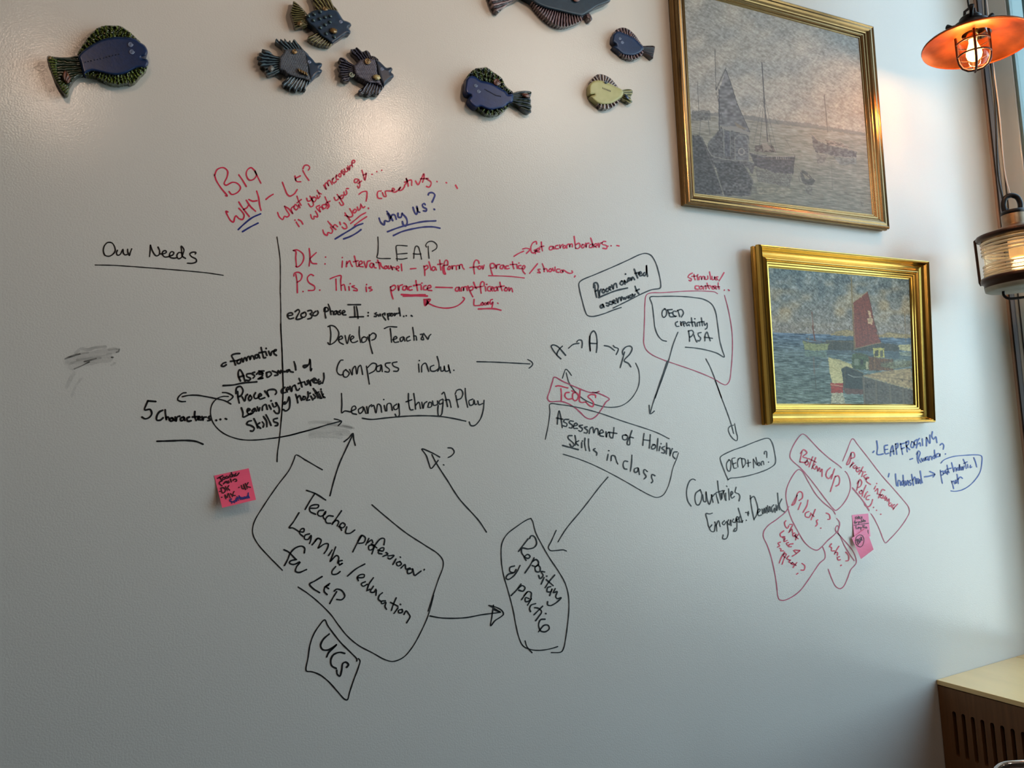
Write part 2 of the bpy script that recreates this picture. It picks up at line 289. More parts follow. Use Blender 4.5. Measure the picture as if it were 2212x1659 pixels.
T('handwriting', "red line starting P.S., This is practice, with amplification at its end", 'handwritten notes', [
 ('lettering', 'r', 3.2, 'A', "1045 1420 1060 1500 1065 1645/1022 1445 1030 1410 1080 1400 1118 1430 1105 1490 1062 1520/1130 1628 1134 1632/1258 1440 1225 1425 1185 1465 1200 1520 1270 1570 1265 1610 1195 1618/1330 1612 1334 1614/1455 1478 1510 1455 1585 1440 1582 1500 1590 1615/1525 1480 1530 1615/1590 1560 1620 1545 1640 1615/1680 1570 1685 1615/1695 1535 1697 1537/1745 1560 1715 1570 1775 1600 1780 1620 1735 1615/1885 1575 1890 1630/1890 1545 1892 1547/1945 1575 1915 1585 1960 1610 1930 1625"),
 ('lettering', 'r', 3.4, 'B', "240 1380 255 1470 272 1525/240 1385 290 1360 305 1390 265 1425 250 1420/330 1365 340 1425 350 1370 385 1355/425 1370 395 1375 390 1415 420 1415 435 1370 445 1415/490 1375 460 1385 465 1420 500 1415/545 1305 555 1370 565 1425/515 1365 600 1352/608 1365 612 1415/615 1335 617 1337/665 1365 640 1375 640 1415 670 1415/680 1400 725 1385 715 1362 690 1370 685 1415 735 1425/"
  "782 1385 980 1390/1060 1385 1025 1390 1018 1425 1045 1430 1062 1385 1070 1430/1090 1430 1090 1390 1110 1385 1115 1430 1120 1385 1145 1380 1160 1425/1165 1370 1190 1430 1225 1500/1180 1390 1220 1375 1225 1410 1195 1425/1235 1325 1255 1380 1270 1400/1240 1390 1340 1375/1360 1370 1360 1330 1335 1318 1315 1350 1318 1400 1325 1455/1375 1380 1380 1430/1390 1350 1392 1352/1430 1375 1405 1385 1405 1425 1435 1430/1445 1410 1470 1390 1450 1380 1440 1410 1460 1430/"
  "1510 1380 1480 1395 1485 1430 1510 1420 1515 1385 1525 1425/1548 1325 1560 1380 1575 1425/1530 1380 1600 1370/1620 1390 1600 1415 1625 1430 1640 1400 1615 1385/1655 1390 1660 1430 1680 1395 1690 1400 1700 1440"),
 ('lettering', 'r', 3.2, 'B', "1240 1530 1240 1600 1260 1605 1315 1600/1340 1570 1320 1585 1335 1600 1355 1580 1340 1565/1375 1570 1355 1590 1385 1595 1400 1570/1410 1560 1390 1580 1410 1590 1420 1565/1460 1530 1435 1540 1440 1590 1465 1560 1450 1640/1522 1573 1527 1579"),
 ('underline', 'r', 4.0, 'B', "370 1472 520 1478 655 1475/395 1490 540 1488 682 1490/1290 1645 1430 1640 1500 1645 1560 1660"),
 ('arrow', 'r', 3.2, 'B', "1105 1505 1125 1520 1090 1570 1020 1615 900 1635 780 1615 690 1575/640 1530 655 1605 690 1570 720 1530 650 1530/655 1540 665 1600 680 1535 680 1585 700 1530")])
T('handwriting', "black line reading e2030 Phase II with support after the colon", 'handwritten notes', [
 ('lettering', 'k', 3.8, 'E', "180 400 235 385 225 365 185 370 172 400 195 435 245 425/262 350 300 325 315 345 290 400 275 440 310 440 350 425/360 365 335 380 340 410 375 415 395 385 380 355 358 365/415 340 455 335 465 360 440 375 465 395 455 425 415 438/510 345 480 370 480 395 515 395 540 360 530 340/"
  "622 300 620 370 630 425/610 345 615 305 645 300 660 335 630 350/660 262 680 320 692 385/690 345 715 345 720 385/755 340 730 350 735 385 755 370 762 340 775 380/805 335 785 350 805 365 800 385 780 385/825 370 860 350 845 335 825 350 835 385 870 388/"
  "895 266 1045 266/970 290 975 350 978 410/995 288 1005 340 1015 430/915 415 1000 412 1080 410/1135 360 1138 363/1133 398 1137 400/"),
 ('lettering', 'k', 3.6, 'E', "1235 362 1212 375 1235 385 1230 408 1210 405/1250 385 1262 405 1280 375 1285 400/1305 380 1310 400 1345 450/1310 380 1335 365 1335 390/1365 375 1370 400 1378 445/1370 380 1395 370 1395 395 1375 400/1410 375 1405 400 1425 400 1430 375 1410 370/1450 370 1450 400 1470 370/1505 305 1520 400/1470 375 1510 365/1560 405 1562 406/1590 398 1592 399/1650 395 1662 405")])
T('handwriting', "black marker words Develop Teacher", 'handwritten notes', [
 ('lettering', 'k', 3.2, 'E', "680 530 690 620 680 740/655 528 690 515 740 530 785 600 770 670 720 725 670 742 655 720/780 690 830 665 815 640 790 660 790 710 840 740/860 635 885 730 915 630 920 625/925 690 965 655 945 640 925 670 940 715 980 715 1010 700/1030 530 1030 620 1045 715/1085 650 1060 670 1065 715 1105 705 1120 665 1085 650/1150 625 1155 720 1188 850/1150 640 1195 605 1230 630 1215 675 1180 690/1130 650 1148 700"),
 ('lettering', 'k', 3.2, 'E', "1328 552 1380 530 1478 533/1400 550 1410 640 1415 715/1430 685 1480 665 1465 645 1440 665 1450 715 1500 710/1550 650 1520 665 1525 705 1550 690 1560 650 1575 700/1630 645 1595 665 1600 700 1640 690/1668 538 1680 620 1685 690/1680 640 1705 640 1715 690/1760 620 1790 620 1770 680 1800 685 1790 650/1800 610 1835 660 1850 680 1865 640 1885 620")])
T('handwriting', "black marker words Compass inclu. beside an arrow", 'handwritten notes', [
 ('lettering', 'k', 3.2, 'E', "835 928 810 930 770 1000 765 1070 800 1105 835 1100/870 1040 840 1070 845 1125 880 1130 910 1085 870 1045/915 1040 945 1105 950 1040 980 1000 1000 1095 1020 1010 1045 990 1060 1040 1070 1100/1115 1000 1130 1090 1150 1215/1125 1020 1190 965 1235 980 1215 1050 1150 1090/1290 985 1240 1010 1240 1060 1275 1060 1295 990 1305 1065/1400 960 1345 970 1345 1000 1390 1040 1380 1070 1335 1065/1480 950 1425 965 1440 1000 1500 1030 1485 1060 1440 1060"),
 ('lettering', 'k', 3.2, 'E', "1738 975 1745 1070/1745 932 1748 936/1775 1070 1780 990 1820 965 1860 1065/1920 990 1880 1010 1885 1055 1930 1060 1975 1030/1960 885 1980 960 1980 1040 1965 1060/2000 1010 2010 1060 2040 1050 2045 1000/2045 1010 2060 1060 2100 1050 2095 985/2095 1000 2118 1080/2158 1048 2161 1052")])
T('handwriting', "black marker words Learning through Play, underlined", 'handwritten notes', [
 ('lettering', 'k', 3.2, 'G', "545 405 548 490 548 560 570 545 618 552/625 545 660 525 650 505 630 515 628 560 665 572/715 510 680 535 690 565 715 545 720 515 740 565/745 510 755 565 765 510 785 495/785 510 800 500 820 560 835 490 855 500 865 555/885 500 895 545/880 452 883 455/905 545 910 490 935 485 950 540/985 490 960 510 970 535 995 520 1000 485 1005 540 1005 580 985 592 972 570"),
 ('lettering', 'k', 3.2, 'G', "1078 405 1080 480 1095 535 1115 535/1058 472 1105 455/1120 405 1130 470 1135 530/1135 500 1160 475 1175 525/1185 475 1195 525 1205 485 1225 470/1240 480 1235 515 1260 510 1262 480 1245 475/1270 465 1280 500 1310 490 1310 465/1350 450 1325 465 1325 490 1355 480/1355 455 1350 520 1340 575 1320 585 1312 540 1315 500/1345 410 1360 395 1375 440 1390 510/1370 460 1400 455 1418 515/"
  "1455 420 1465 470 1475 515/1450 410 1465 380 1495 375 1512 405 1495 445 1465 455/1530 365 1535 440 1550 515/1590 450 1560 465 1570 500 1595 490 1600 455 1610 495 1620 490/1630 465 1640 495 1670 485/1680 460 1675 530 1650 610 1605 660 1575 660 1562 632"),
 ('underline', 'k', 3.2, 'G', "710 602 780 612 900 600 1050 587 1180 582 1330 588 1440 605 1535 626")])
T('drawn_arrow', "short black horizontal arrow right of the word inclu.", 'drawn arrows', [
 ('lettering', 'k', 2.8, 'G', "1622 152 1750 155 1900 162 2045 170/2028 135 2055 150 2068 170 2058 188 2038 204")])
T('handwriting', "black line a formative Assessment of, with heavy crossed-out letter", 'handwritten notes', [
 ('lettering', 'k', 4.2, 'F', "1095 458 1060 470 1042 500 1070 505 1100 485/1262 352 1210 355 1165 375 1190 430 1210 490/1150 445 1240 435/1265 420 1230 440 1235 470 1265 465 1275 425/1285 410 1300 455 1310 415 1325 400 1345 440 1350 400 1370 385 1385 425 1395 385 1415 380 1435 420/1470 365 1445 375 1450 405 1475 400 1480 360 1500 405/1515 280 1530 340 1550 405 1570 400/1490 345 1560 330/1570 330 1585 375/1575 290 1577 293/1605 325 1630 375 1640 335/1650 325 1690 320 1700 305 1675 310 1670 350 1700 375"),
 ('lettering', 'k', 4.2, 'F', "1270 680 1245 620 1245 570 1260 545 1290 580 1325 685/1250 635 1310 615/1390 590 1345 600 1345 625 1390 650 1370 675 1335 670/1440 575 1405 590 1440 620 1420 645/1460 600 1500 565 1550 560/1490 560 1540 590 1490 600 1520 570 1530 620 1490 650 1545 645 1480 655/1580 580 1590 635 1640 600 1620 570 1585 580/1650 560 1700 580 1720 605 1680 615/1715 580 1720 555 1745 590 1750 550 1770 580 1785 565 1800 570/1850 545 1815 560 1830 575 1855 545 1865 565 1900 575/1910 450 1925 500 1930 548/"
  "2070 490 2020 500 2030 520 2065 505 2095 460 2098 420 2105 480 2110 560 2120 535"),
 ('underline', 'k', 4.2, 'F', "1062 735 1180 728 1300 705 1465 690")])
T('handwriting', "black lines Process centred Learning of holistic Skills", 'handwritten notes', [
 ('lettering', 'k', 4.2, 'F', "1235 805 1240 870 1255 942/1215 830 1225 760 1270 745 1300 790 1280 850 1245 870/1290 870 1320 920 1335 860 1355 840/1385 850 1365 890 1380 915 1405 880 1385 850/1450 820 1430 860 1445 890 1480 880/1485 870 1520 850 1505 830 1485 860 1500 895 1560 880/1560 800 1590 840 1610 870 1590 800 1650 780 1690 790 1700 820 1685 840/"
  "1800 755 1760 790 1765 825 1810 815/1820 790 1850 775 1835 755 1815 780 1830 810/1860 745 1880 805 1890 750 1915 730/1920 730 1945 790 1960 790 1975 770/1970 650 1990 700 2005 752/1960 710 2030 690/2035 690 2050 725 2075 710 2065 680/2080 670 2110 738 2105 680 2125 665/2140 680 2170 660 2150 645 2130 670 2150 700 2190 700/2195 680 2205 660"),
 ('lettering', 'k', 4.2, 'E', "565 1180 545 1195 550 1215 575 1200/605 1085 608 1150 590 1205/520 1170 500 1150 485 1175 500 1200 530 1195"),
 ('lettering', 'k', 4.2, 'F', "1280 1000 1300 1060 1300 1110 1400 1065/1355 1040 1385 1020 1360 1010 1350 1050 1380 1080 1420 1060/1430 1010 1405 1040 1435 1045 1440 1005 1460 1040/1470 990 1490 1040 1500 1000/1530 1030 1535 985 1570 960 1590 1020/1610 970 1635 1015/1635 915 1637 918/1650 950 1670 990 1700 975 1690 940/1700 940 1735 1020 1725 1065 1695 1065 1670 1035/1800 930 1780 950 1800 955 1830 925 1850 870 1860 940 1850 1010 1810 1038 1780 1020/"
  "1930 840 1945 890 1955 940/1945 885 1975 855 2000 910/2020 870 2010 900 2035 900 2045 870 2020 865/2075 810 2080 860 2060 910 2095 905/2110 860 2135 905/2100 825 2102 827/2140 840 2165 870 2150 890/2140 770 2170 820 2195 880"),
 ('lettering', 'k', 4.0, 'E', "550 1330 580 1385/480 1270 510 1300 550 1370 565 1385/505 1325 545 1310/575 1300 600 1375/572 1275 573 1277/600 1335 590 1350 620 1375"),
 ('lettering', 'k', 4.2, 'F', "1400 1155 1360 1165 1345 1195 1400 1215 1435 1245 1415 1280 1390 1275/1430 1130 1455 1180 1475 1240/1500 1180 1470 1205 1510 1245/1530 1170 1550 1195 1540 1230/1545 1105 1580 1160 1585 1225/1575 1085 1610 1150 1635 1210/1710 1125 1665 1140 1670 1165 1715 1185 1710 1210 1685 1215")])
T('handwriting', "black words 5 Characters underlined at the lower left", 'handwritten notes', [
 ('lettering', 'k', 4.2, 'F', "165 915 145 960 125 1025 190 1020 210 1070 180 1115 130 1132 92 1110/165 918 258 925"),
 ('lettering', 'k', 4.6, 'F', "340 1030 300 1050 270 1100 270 1145 310 1148 345 1120/370 1025 375 1080 385 1140/380 1120 405 1110 420 1145/450 1120 425 1135 435 1160 465 1145 450 1115 480 1150/490 1110 500 1160 515 1110 545 1100/590 1110 555 1125 560 1155 590 1140 595 1110 605 1150/660 1110 630 1125 640 1160 680 1155/725 1045 722 1100 740 1150/695 1110 770 1105/760 1130 790 1115 775 1105 760 1140 800 1145/810 1105 820 1150 830 1115 860 1110/910 1100 885 1115 915 1145 880 1155/978 1148 982 1152/1028 1137 1032 1141/1090 1130 1104 1137"),
 ('underline', 'k', 4.2, 'F', "272 1400 450 1395 620 1390 740 1402 822 1435")])
T('drawn_arrow', "black curved double arrow above the words 5 Characters", 'drawn arrows', [
 ('lettering', 'k', 3.4, 'F', "575 868 650 852 750 850 850 865 950 885 1080 915 1155 955/620 820 580 825 530 870 520 905 560 925 612 925"),
 ('lettering', 'k', 3.6, 'F', "1055 818 1100 820 1160 845 1180 865 1165 890 1115 925")])
T('drawn_arrow', "long black arrow looping round under Skills towards Learning through Play", 'drawn arrows', [
 ('lettering', 'k', 2.8, 'F', "1125 865 1060 865 990 890 930 960 912 1050 930 1150 980 1230 1060 1300 1180 1355 1300 1382 1450 1385 1600 1370 1740 1352 1900 1320 2050 1280 2212 1235"),
 ('lettering', 'k', 2.8, 'G', "0 762 100 745 200 720 330 685 430 655 545 625/487 608 520 615 546 628 535 645 518 662")])
T('drawn_line', "long black vertical line dividing the left and middle writing", 'marker lines', [
 ('lettering', 'k', 2.4, 'A', "820 978 840 1100 858 1240 862 1400 860 1659"),
 ('lettering', 'k', 2.4, 'E', "88 130 92 300 95 550 104 760 112 1050 118 1250 112 1450 98 1659"),
 ('lettering', 'k', 2.8, 'F', "1748 0 1765 300 1778 620 1780 820 1762 1070 1735 1370 1710 1560 1707 1645")])
T('drawn_arrow', "black arrow pointing up from the teacher box to Learning through Play", 'drawn arrows', [
 ('lettering', 'k', 3.4, 'G', "453 1220 490 1080 530 960 580 850 638 725/565 790 600 762 635 725 642 770 655 818")])
T('drawn_arrow', "long black diagonal arrow with triangular head beside a question mark", 'drawn arrows', [
 ('lettering', 'k', 3.0, 'G', "1700 1510 1640 1420 1480 1240 1390 1100 1300 960 1265 892/1328 912 1260 875 1185 847 1220 900 1240 960 1258 1002 1290 970 1315 938")])
T('handwriting', "lone black question mark beside a triangular arrowhead", 'handwritten notes', [
 ('lettering', 'k', 3.0, 'G', "1392 838 1425 842 1443 872 1420 902 1395 915/1357 972 1361 976")])
T('drawn_arrow', "black curly arrow from the top A to the middle A", 'drawn arrows', [
 ('lettering', 'k', 3.0, 'C', "985 1395 1040 1350 1110 1335/1085 1320 1100 1300 1140 1300 1150 1330 1145 1390")])
T('handwriting', "black letters A, A and R joined by two small arrows", 'handwritten notes', [
 ('lettering', 'k', 3.2, 'C', "895 1522 850 1480 790 1400 778 1370 800 1355 850 1370 910 1430 952 1480/912 1370 880 1400 850 1450 845 1475/"
  "1245 1428 1235 1300 1255 1215 1285 1188 1310 1215 1325 1290 1325 1380 1318 1445/1240 1335 1325 1340/1240 1250 1240 1330 1245 1420/1655 1440 1630 1530 1603 1625/1635 1470 1630 1430 1670 1380 1725 1370 1745 1395 1720 1460 1650 1545 1700 1575 1730 1618")])
T('drawn_arrow', "black curly arrow from the middle A to the R", 'drawn arrows', [
 ('lettering', 'k', 3.0, 'C', "1412 1363 1470 1375 1535 1422/1520 1362 1535 1380 1580 1400 1575 1430 1555 1470")])
T('boxed_note', "black rounded box reading Process oriented assessment", 'boxed notes', [
 ('outline', 'k', 2.8, 'C', "1518 915 1620 865 1750 800 1880 735 1980 695 2080 675 2087 630 2060 480 2020 360 1970 285 1910 262 1840 275 1700 340 1500 430 1300 515 1140 585 1110 620 1120 710 1150 830 1180 940 1210 1000 1270 1015 1400 985 1530 935 1615 908"),
 ('lettering', 'k', 3.8, 'C', "1300 640 1305 710 1322 785/1285 670 1290 620 1320 612 1340 650 1330 700 1305 715/1340 700 1355 790 1360 710 1375 690/1400 690 1385 720 1405 735 1420 705 1400 690/1445 680 1430 705 1445 720 1460 710/1475 690 1490 660 1470 665 1465 690 1490 700/1500 640 1520 690 1525 640 1550 620 1565 670/"
  "1620 590 1600 620 1620 640 1645 610 1620 590/1655 585 1660 630/1655 590 1675 610 1690 600/1665 508 1667 510/1700 560 1690 590 1715 585 1715 555 1700 555/1730 555 1735 585 1750 545 1775 575/1770 450 1790 500 1812 555/1780 500 1830 490/1825 510 1855 500 1845 480 1825 500 1840 530 1870 520/1895 490 1875 510 1890 530 1915 500 1917 402 1920 480 1930 535"),
 ('lettering', 'k', 3.8, 'C', "1395 870 1365 890 1375 915 1400 895 1390 865 1412 905/1435 855 1470 860 1460 890 1440 885/1475 840 1510 840 1505 870 1480 870/1520 850 1545 830 1525 820 1515 850 1550 860/1555 800 1575 850 1580 800 1600 790 1615 830 1620 780 1645 810/1650 790 1665 810 1680 780 1700 800 1700 770/1725 760 1710 790 1740 790 1745 750/1750 750 1765 775 1780 750/1780 655 1800 710 1825 745/1790 710 1830 690"),
 ('underline', 'k', 3.8, 'C', "1345 790 1450 745 1560 705 1690 675")])
CR.update({'H': (1150, 760, 5.53), 'I': (1360, 560, 5.53), 'J': (1380, 800, 5.53), 'K': (1480, 1000, 5.53), 'L': (1680, 900, 5.53),
      'M': (1780, 900, 5.53), 'P': (530, 960, 4.608), 'Q': (580, 1160, 4.608), 'R': (900, 1050, 4.608)})
T('drawn_arrow', "black curved arrow looping from the R through the red Tools box", 'drawn arrows', [
 ('lettering', 'k', 2.4, 'H', "1235 135 1268 210 1280 300 1270 400 1225 500 1150 590 1060 645 960 662 850 655 740 625 620 570 520 485 440 370 405 250/360 315 380 250 400 207 430 230 468 282")])
T('boxed_note', "red crooked box holding the red word Tools", 'boxed notes', [
 ('outline', 'p', 2.8, 'H', "798 472 760 488 690 485 600 455 480 405 360 350 262 302 240 360 210 460 182 555 205 590 340 592 420 615 500 660 570 720 640 785 700 803 760 770 830 680 880 600 920 565 860 525 770 490 720 482"),
 ('lettering', 'r', 3.2, 'H', "280 412 310 405 425 432/342 440 348 510 346 578/440 485 400 490 390 530 425 565 470 560/515 480 485 500 485 560 510 585 540 565 550 520 520 485 470 465/572 450 565 530 565 590 590 605 640 598/755 545 755 520 700 510 665 535 700 570 730 610 720 655 680 640 640 600")])
T('boxed_note', "black open box reading Assessment of Holistic Skills in class", 'boxed notes', [
 ('outline', 'k', 2.4, 'H', "155 1045 190 880 210 720 212 625 330 630 550 665 800 730 1100 835 1350 915 1500 970 1635 1038"),
 ('outline', 'k', 2.2, 'H', "368 1222 560 1282 750 1360 950 1460 1150 1570 1300 1659"),
 ('outline', 'k', 2.2, 'J', "475 985 455 1050 410 1160 380 1290 345 1400 290 1490 215 1518 130 1490 0 1420"),
 ('lettering', 'k', 3.2, 'H', "298 865 305 780 320 705 340 780 358 905/290 790 365 805/435 808 385 810 375 835 415 860 405 890 365 882/490 830 450 825 440 845 480 880 470 910 440 905/490 890 540 870 520 850 500 870 495 910 540 915/600 875 560 885 600 920 580 950 555 940/655 895 620 905 660 940 650 970 620 965/680 975 690 920 720 900 735 970 755 920 780 920 790 990/800 975 850 960 830 930 805 960 810 1000 850 1010/880 955 885 1020 895 975 920 960 925 1010 945 1030/975 905 970 970 960 1030/910 960 1010 975/"
  "1125 995 1080 1000 1085 1045 1120 1050 1140 1010 1110 990/1190 940 1165 1020 1160 1110 1135 1105 1140 1060 1165 1020 1208 1028/1335 975 1325 1060 1320 1118/1325 1050 1405 1060/1410 990 1405 1070 1398 1150/1460 1110 1425 1130 1430 1160 1465 1150 1470 1115 1440 1105/1500 1035 1495 1100 1490 1180/1525 1130 1515 1180/1537 1097 1539 1099/1580 1130 1545 1150 1580 1180 1575 1210 1545 1205/1605 1090 1605 1150 1600 1220/1605 1150 1640 1155 1645 1240/1665 1170 1650 1220/1672 1157 1674 1159/1730 1195 1690 1200 1680 1245 1705 1275"),
 ('lettering', 'k', 3.2, 'H', "475 1000 430 1005 430 1035 480 1080 500 1115 470 1135 448 1102/510 1000 520 1060 512 1115/555 1062 520 1085 550 1118/590 1085 590 1145/598 1065 600 1067/630 1030 625 1100 640 1178/672 1040 672 1110 685 1185/750 1155 730 1170 770 1205 768 1235/"
  "905 1225 892 1295/912 1180 916 1182/940 1300 950 1240 985 1245 1000 1290 1020 1340/1140 1310 1100 1305 1085 1350 1100 1395 1130 1402/1190 1235 1185 1330 1172 1425/1255 1385 1220 1400 1225 1440 1260 1425 1265 1385 1280 1465/1375 1430 1340 1405 1330 1440 1360 1490 1335 1518/1465 1480 1430 1465 1425 1500 1440 1545 1422 1565"),
 ('underline', 'k', 3.6, 'H', "362 1118 450 1142 550 1168")])
T('drawn_arrow', "long black arrow from Assessment of Holistic Skills down to Repository", 'drawn arrows', [
 ('lettering', 'k', 2.8, 'R', "1905 -90 1828 0 1650 230 1500 410 1440 500 1408 555/1390 440 1340 550 1312 610 1330 640 1400 640 1460 635 1492 647")])
T('handwriting', "small red words stimulus and context left of the lower painting", 'handwritten notes', [
 ('lettering', 'r', 3.0, 'I', "750 165 715 185 700 215 740 235 730 260 710 250/770 180 775 220 785 245/745 205 800 200/810 195 815 245/815 185 816 186/830 245 835 210 855 205 860 245 870 210 890 205 895 240/900 210 905 240 935 235 935 200/955 150 965 200 970 240/985 205 990 245 1015 235 1015 205 1020 240/1055 210 1030 215 1055 245 1030 245/1128 160 1100 210 1070 258/"
  "830 320 790 320 785 350 820 360/860 325 835 335 840 355 870 350 870 325 855 320/885 360 890 325 910 320 915 355/925 285 940 330 955 355/905 320 965 315/970 330 1000 320 985 350 1010 355 1030 320 1000 325 1040 355/1060 282 1060 320 1072 355/1040 330 1075 330/1132 368 1134 369/1178 363 1192 374")])
T('boxed_note', "black box reading OECD creativity PISA, inside a rose outline", 'boxed notes', [
 ('outline', 'k', 2.6, 'I', "442 980 390 965 340 910 305 820 290 700 270 540 245 455 350 445 550 442 750 455 890 480 980 535 1025 620 1055 800 1080 980 1110 1090 1132 1168 1040 1120 900 1080 780 1060 668 1050"),
 ('lettering', 'k', 3.0, 'I', "425 590 395 615 390 670 410 695 440 665 440 610 415 590/455 605 470 640 485 685 560 680/455 605 510 600/470 645 510 640/560 625 525 620 520 660 550 685/575 610 590 650 600 685/570 615 620 600 645 640 620 690/"
  "575 745 550 760 560 800 590 800/610 745 620 800 615 765 640 745/645 775 670 760 655 745 640 770 655 800/705 750 680 770 690 795 710 775 715 795/740 700 745 750 755 800/715 755 775 750/780 755 790 800/810 800 810 760 835 755 840 795/780 710 782 712/858 700 865 750 870 795/835 750 890 745/890 760 900 790 925 760 925 820 905 835"),
 ('lettering', 'k', 3.0, 'I', "705 855 715 920 718 980/700 860 745 850 765 880 740 920 715 930/770 905 785 950 805 990/855 875 820 885 825 915 850 940 835 975 815 970/900 975 905 900 925 870 945 920 965 975/895 930 990 945")])
T('outline', "thin rose marker outline round the OECD creativity PISA box", 'marker lines', [
 ('lettering', 'p', 2.2, 'I', "1052 412 1020 392 900 380 700 380 400 398 240 405 200 430 185 520 180 700 172 900 172 1010 200 1080 260 1135 400 1200 600 1270 800 1340 1000 1425 1100 1485 1150 1500 1190 1460 1215 1300 1230 1050 1222 850 1190 650 1160 520 1135 432")])
T('drawn_arrow', "long black arrow from PISA pointing down to Holistic", 'drawn arrows', [
 ('lettering', 'k', 2.6, 'I', "578 872 520 1020 470 1200 400 1400 305 1659"),
 ('lettering', 'k', 2.8, 'H', "1612 110 1500 440 1440 620 1405 740/1395 638 1400 700 1405 742 1425 735 1458 707")])
T('drawn_arrow', "long black arrow with rounded head pointing to OECD + Non", 'drawn arrows', [
 ('lettering', 'k', 2.4, 'I', "912 1190 960 1280 1020 1430 1100 1659"),
 ('lettering', 'k', 2.4, 'J', "912 120 990 330 1080 570 1115 680 1133 755/1130 655 1085 672 1070 700 1085 760 1130 820 1170 840 1180 800 1165 740 1145 638")])
T('boxed_note', "black box reading OECD + Non with a question mark", 'boxed notes', [
 ('outline', 'k', 2.6, 'J', "1067 1308 1025 1210 972 1045 985 1025 1110 960 1250 910 1400 850 1520 812 1560 818 1595 870 1622 980 1635 1080 1625 1120 1560 1170 1440 1220 1290 1262 1170 1282 1090 1290 1065 1308"),
 ('lettering', 'k', 2.6, 'J', "1080 1070 1050 1110 1060 1190 1085 1205 1100 1150 1095 1080 1075 1065/1150 1045 1115 1055 1125 1120 1140 1170 1165 1165/1120 1120 1160 1105/1195 1055 1180 1090 1185 1155/1215 1045 1185 1060/1230 1050 1235 1110 1245 1160/1225 1055 1265 1060 1275 1110 1245 1160/1305 1070 1310 1150/1290 1110 1335 1100/1370 1060 1372 1165/1370 1065 1415 1130 1400 1040/1435 1100 1420 1120 1435 1140 1450 1120 1435 1098/1465 1135 1465 1095 1485 1085 1495 1125/1500 1000 1505 970 1525 970 1530 1000 1530 1040/1550 1095 1552 1097")])
T('handwriting', "black words Countries Engaged: Denmark below the OECD + Non box", 'handwritten notes', [
 ('lettering', 'k', 2.8, 'K', "122 205 95 192 60 210 28 280 18 370 35 460 72 515/180 320 130 360 118 430 140 500 165 500 195 440 200 370 180 318/210 380 225 460 245 465 250 350/250 345 270 450 290 495 310 440 320 380/315 380 325 430 335 470/330 400 365 365 380 410 400 480/388 215 400 320 430 440/370 355 450 330/430 360 440 430 445 370 470 330/455 330 480 440/495 275 500 280/485 360 490 450/520 310 530 440/545 390 570 360 555 340 545 380 560 420 590 400/610 290 600 350 640 370 655 400 645 455"),
 ('lettering', 'k', 2.8, 'K', "325 600 290 610 250 605 265 680 290 770 320 740/290 775 310 815 345 820 360 740/355 705 375 760 380 815/370 750 400 690 420 760/470 690 445 720 465 740 495 700 510 770 515 850 490 905 450 905 455 860/520 680 505 710 530 740 545 680 550 750/580 670 565 700 600 710 610 660 620 750 610 810 580 815 600 780/610 690 640 660 620 640 615 690 650 710/655 640 645 680 670 710 690 690/635 540 660 620 685 710/730 683 733 686/725 590 727 592/745 590 755 630/755 580 760 610"),
 ('lettering', 'k', 2.8, 'K', "780 390 790 500 825 680/778 430 820 400 850 460 870 560 850 630 825 670/870 600 900 560 880 550 865 590 880 630 915 620/920 550 930 610 945 540 955 600 970 530 980 600/985 510 1000 590 1010 520 1025 580/1060 500 1035 530 1045 590 1070 540 1075 590/1085 500 1095 570 1105 510/1105 360 1115 480 1125 560/1155 430 1125 500 1150 560 1190 585")])
T('boxed_note', "rose boxed note reading Bottom Up under the lower painting", 'boxed notes', [
 ('outline', 'p', 2.2, 'L', "762 612 740 590 620 500 500 395 400 290 330 220 295 208 260 235 190 340 150 440 150 490 180 530 270 610 360 710 470 850 590 1010 660 1095 690 1120 750 1080 830 970 870 850 860 750 830 680 805 653"),
 ('lettering', 'r', 2.8, 'L', "290 420 265 540/270 440 310 395 350 430 300 480 355 500 340 545 265 540/350 525 325 550 345 580 370 555 350 525/420 480 400 530 375 600/455 490 430 560 410 620/370 500 460 545/445 570 420 600 445 630 465 590 480 640/480 650 500 610 510 660 530 625 530 715/"
  "630 610 590 650 580 710 610 740 650 690/680 625 640 745/690 710 630 895/690 720 720 705 740 740 730 810 695 830")])
T('boxed_note', "rose boxed note reading Pilots with a question mark", 'boxed notes', [
 ('outline', 'p', 2.2, 'K', "1795 612 1770 570 1650 470 1560 370 1470 220 1400 100 1360 78 1320 105 1230 260 1205 370 1215 470 1260 640 1350 820 1430 950 1510 1020 1575 1042 1630 1005 1700 930 1790 850 1835 790 1845 710 1810 662"),
 ('lettering', 'r', 2.8, 'K', "1340 385 1310 440 1275 505 1300 495 1330 430 1340 370 1370 342 1400 360 1400 420 1360 450/1385 475 1352 555/1468 445 1455 510 1410 590/1480 580 1440 600 1440 640 1480 650 1500 620/1555 555 1530 620 1505 680/1500 600 1540 640/1585 680 1570 690 1580 730 1560 755/1685 600 1720 615 1730 670 1705 675/1620 777 1623 780")])
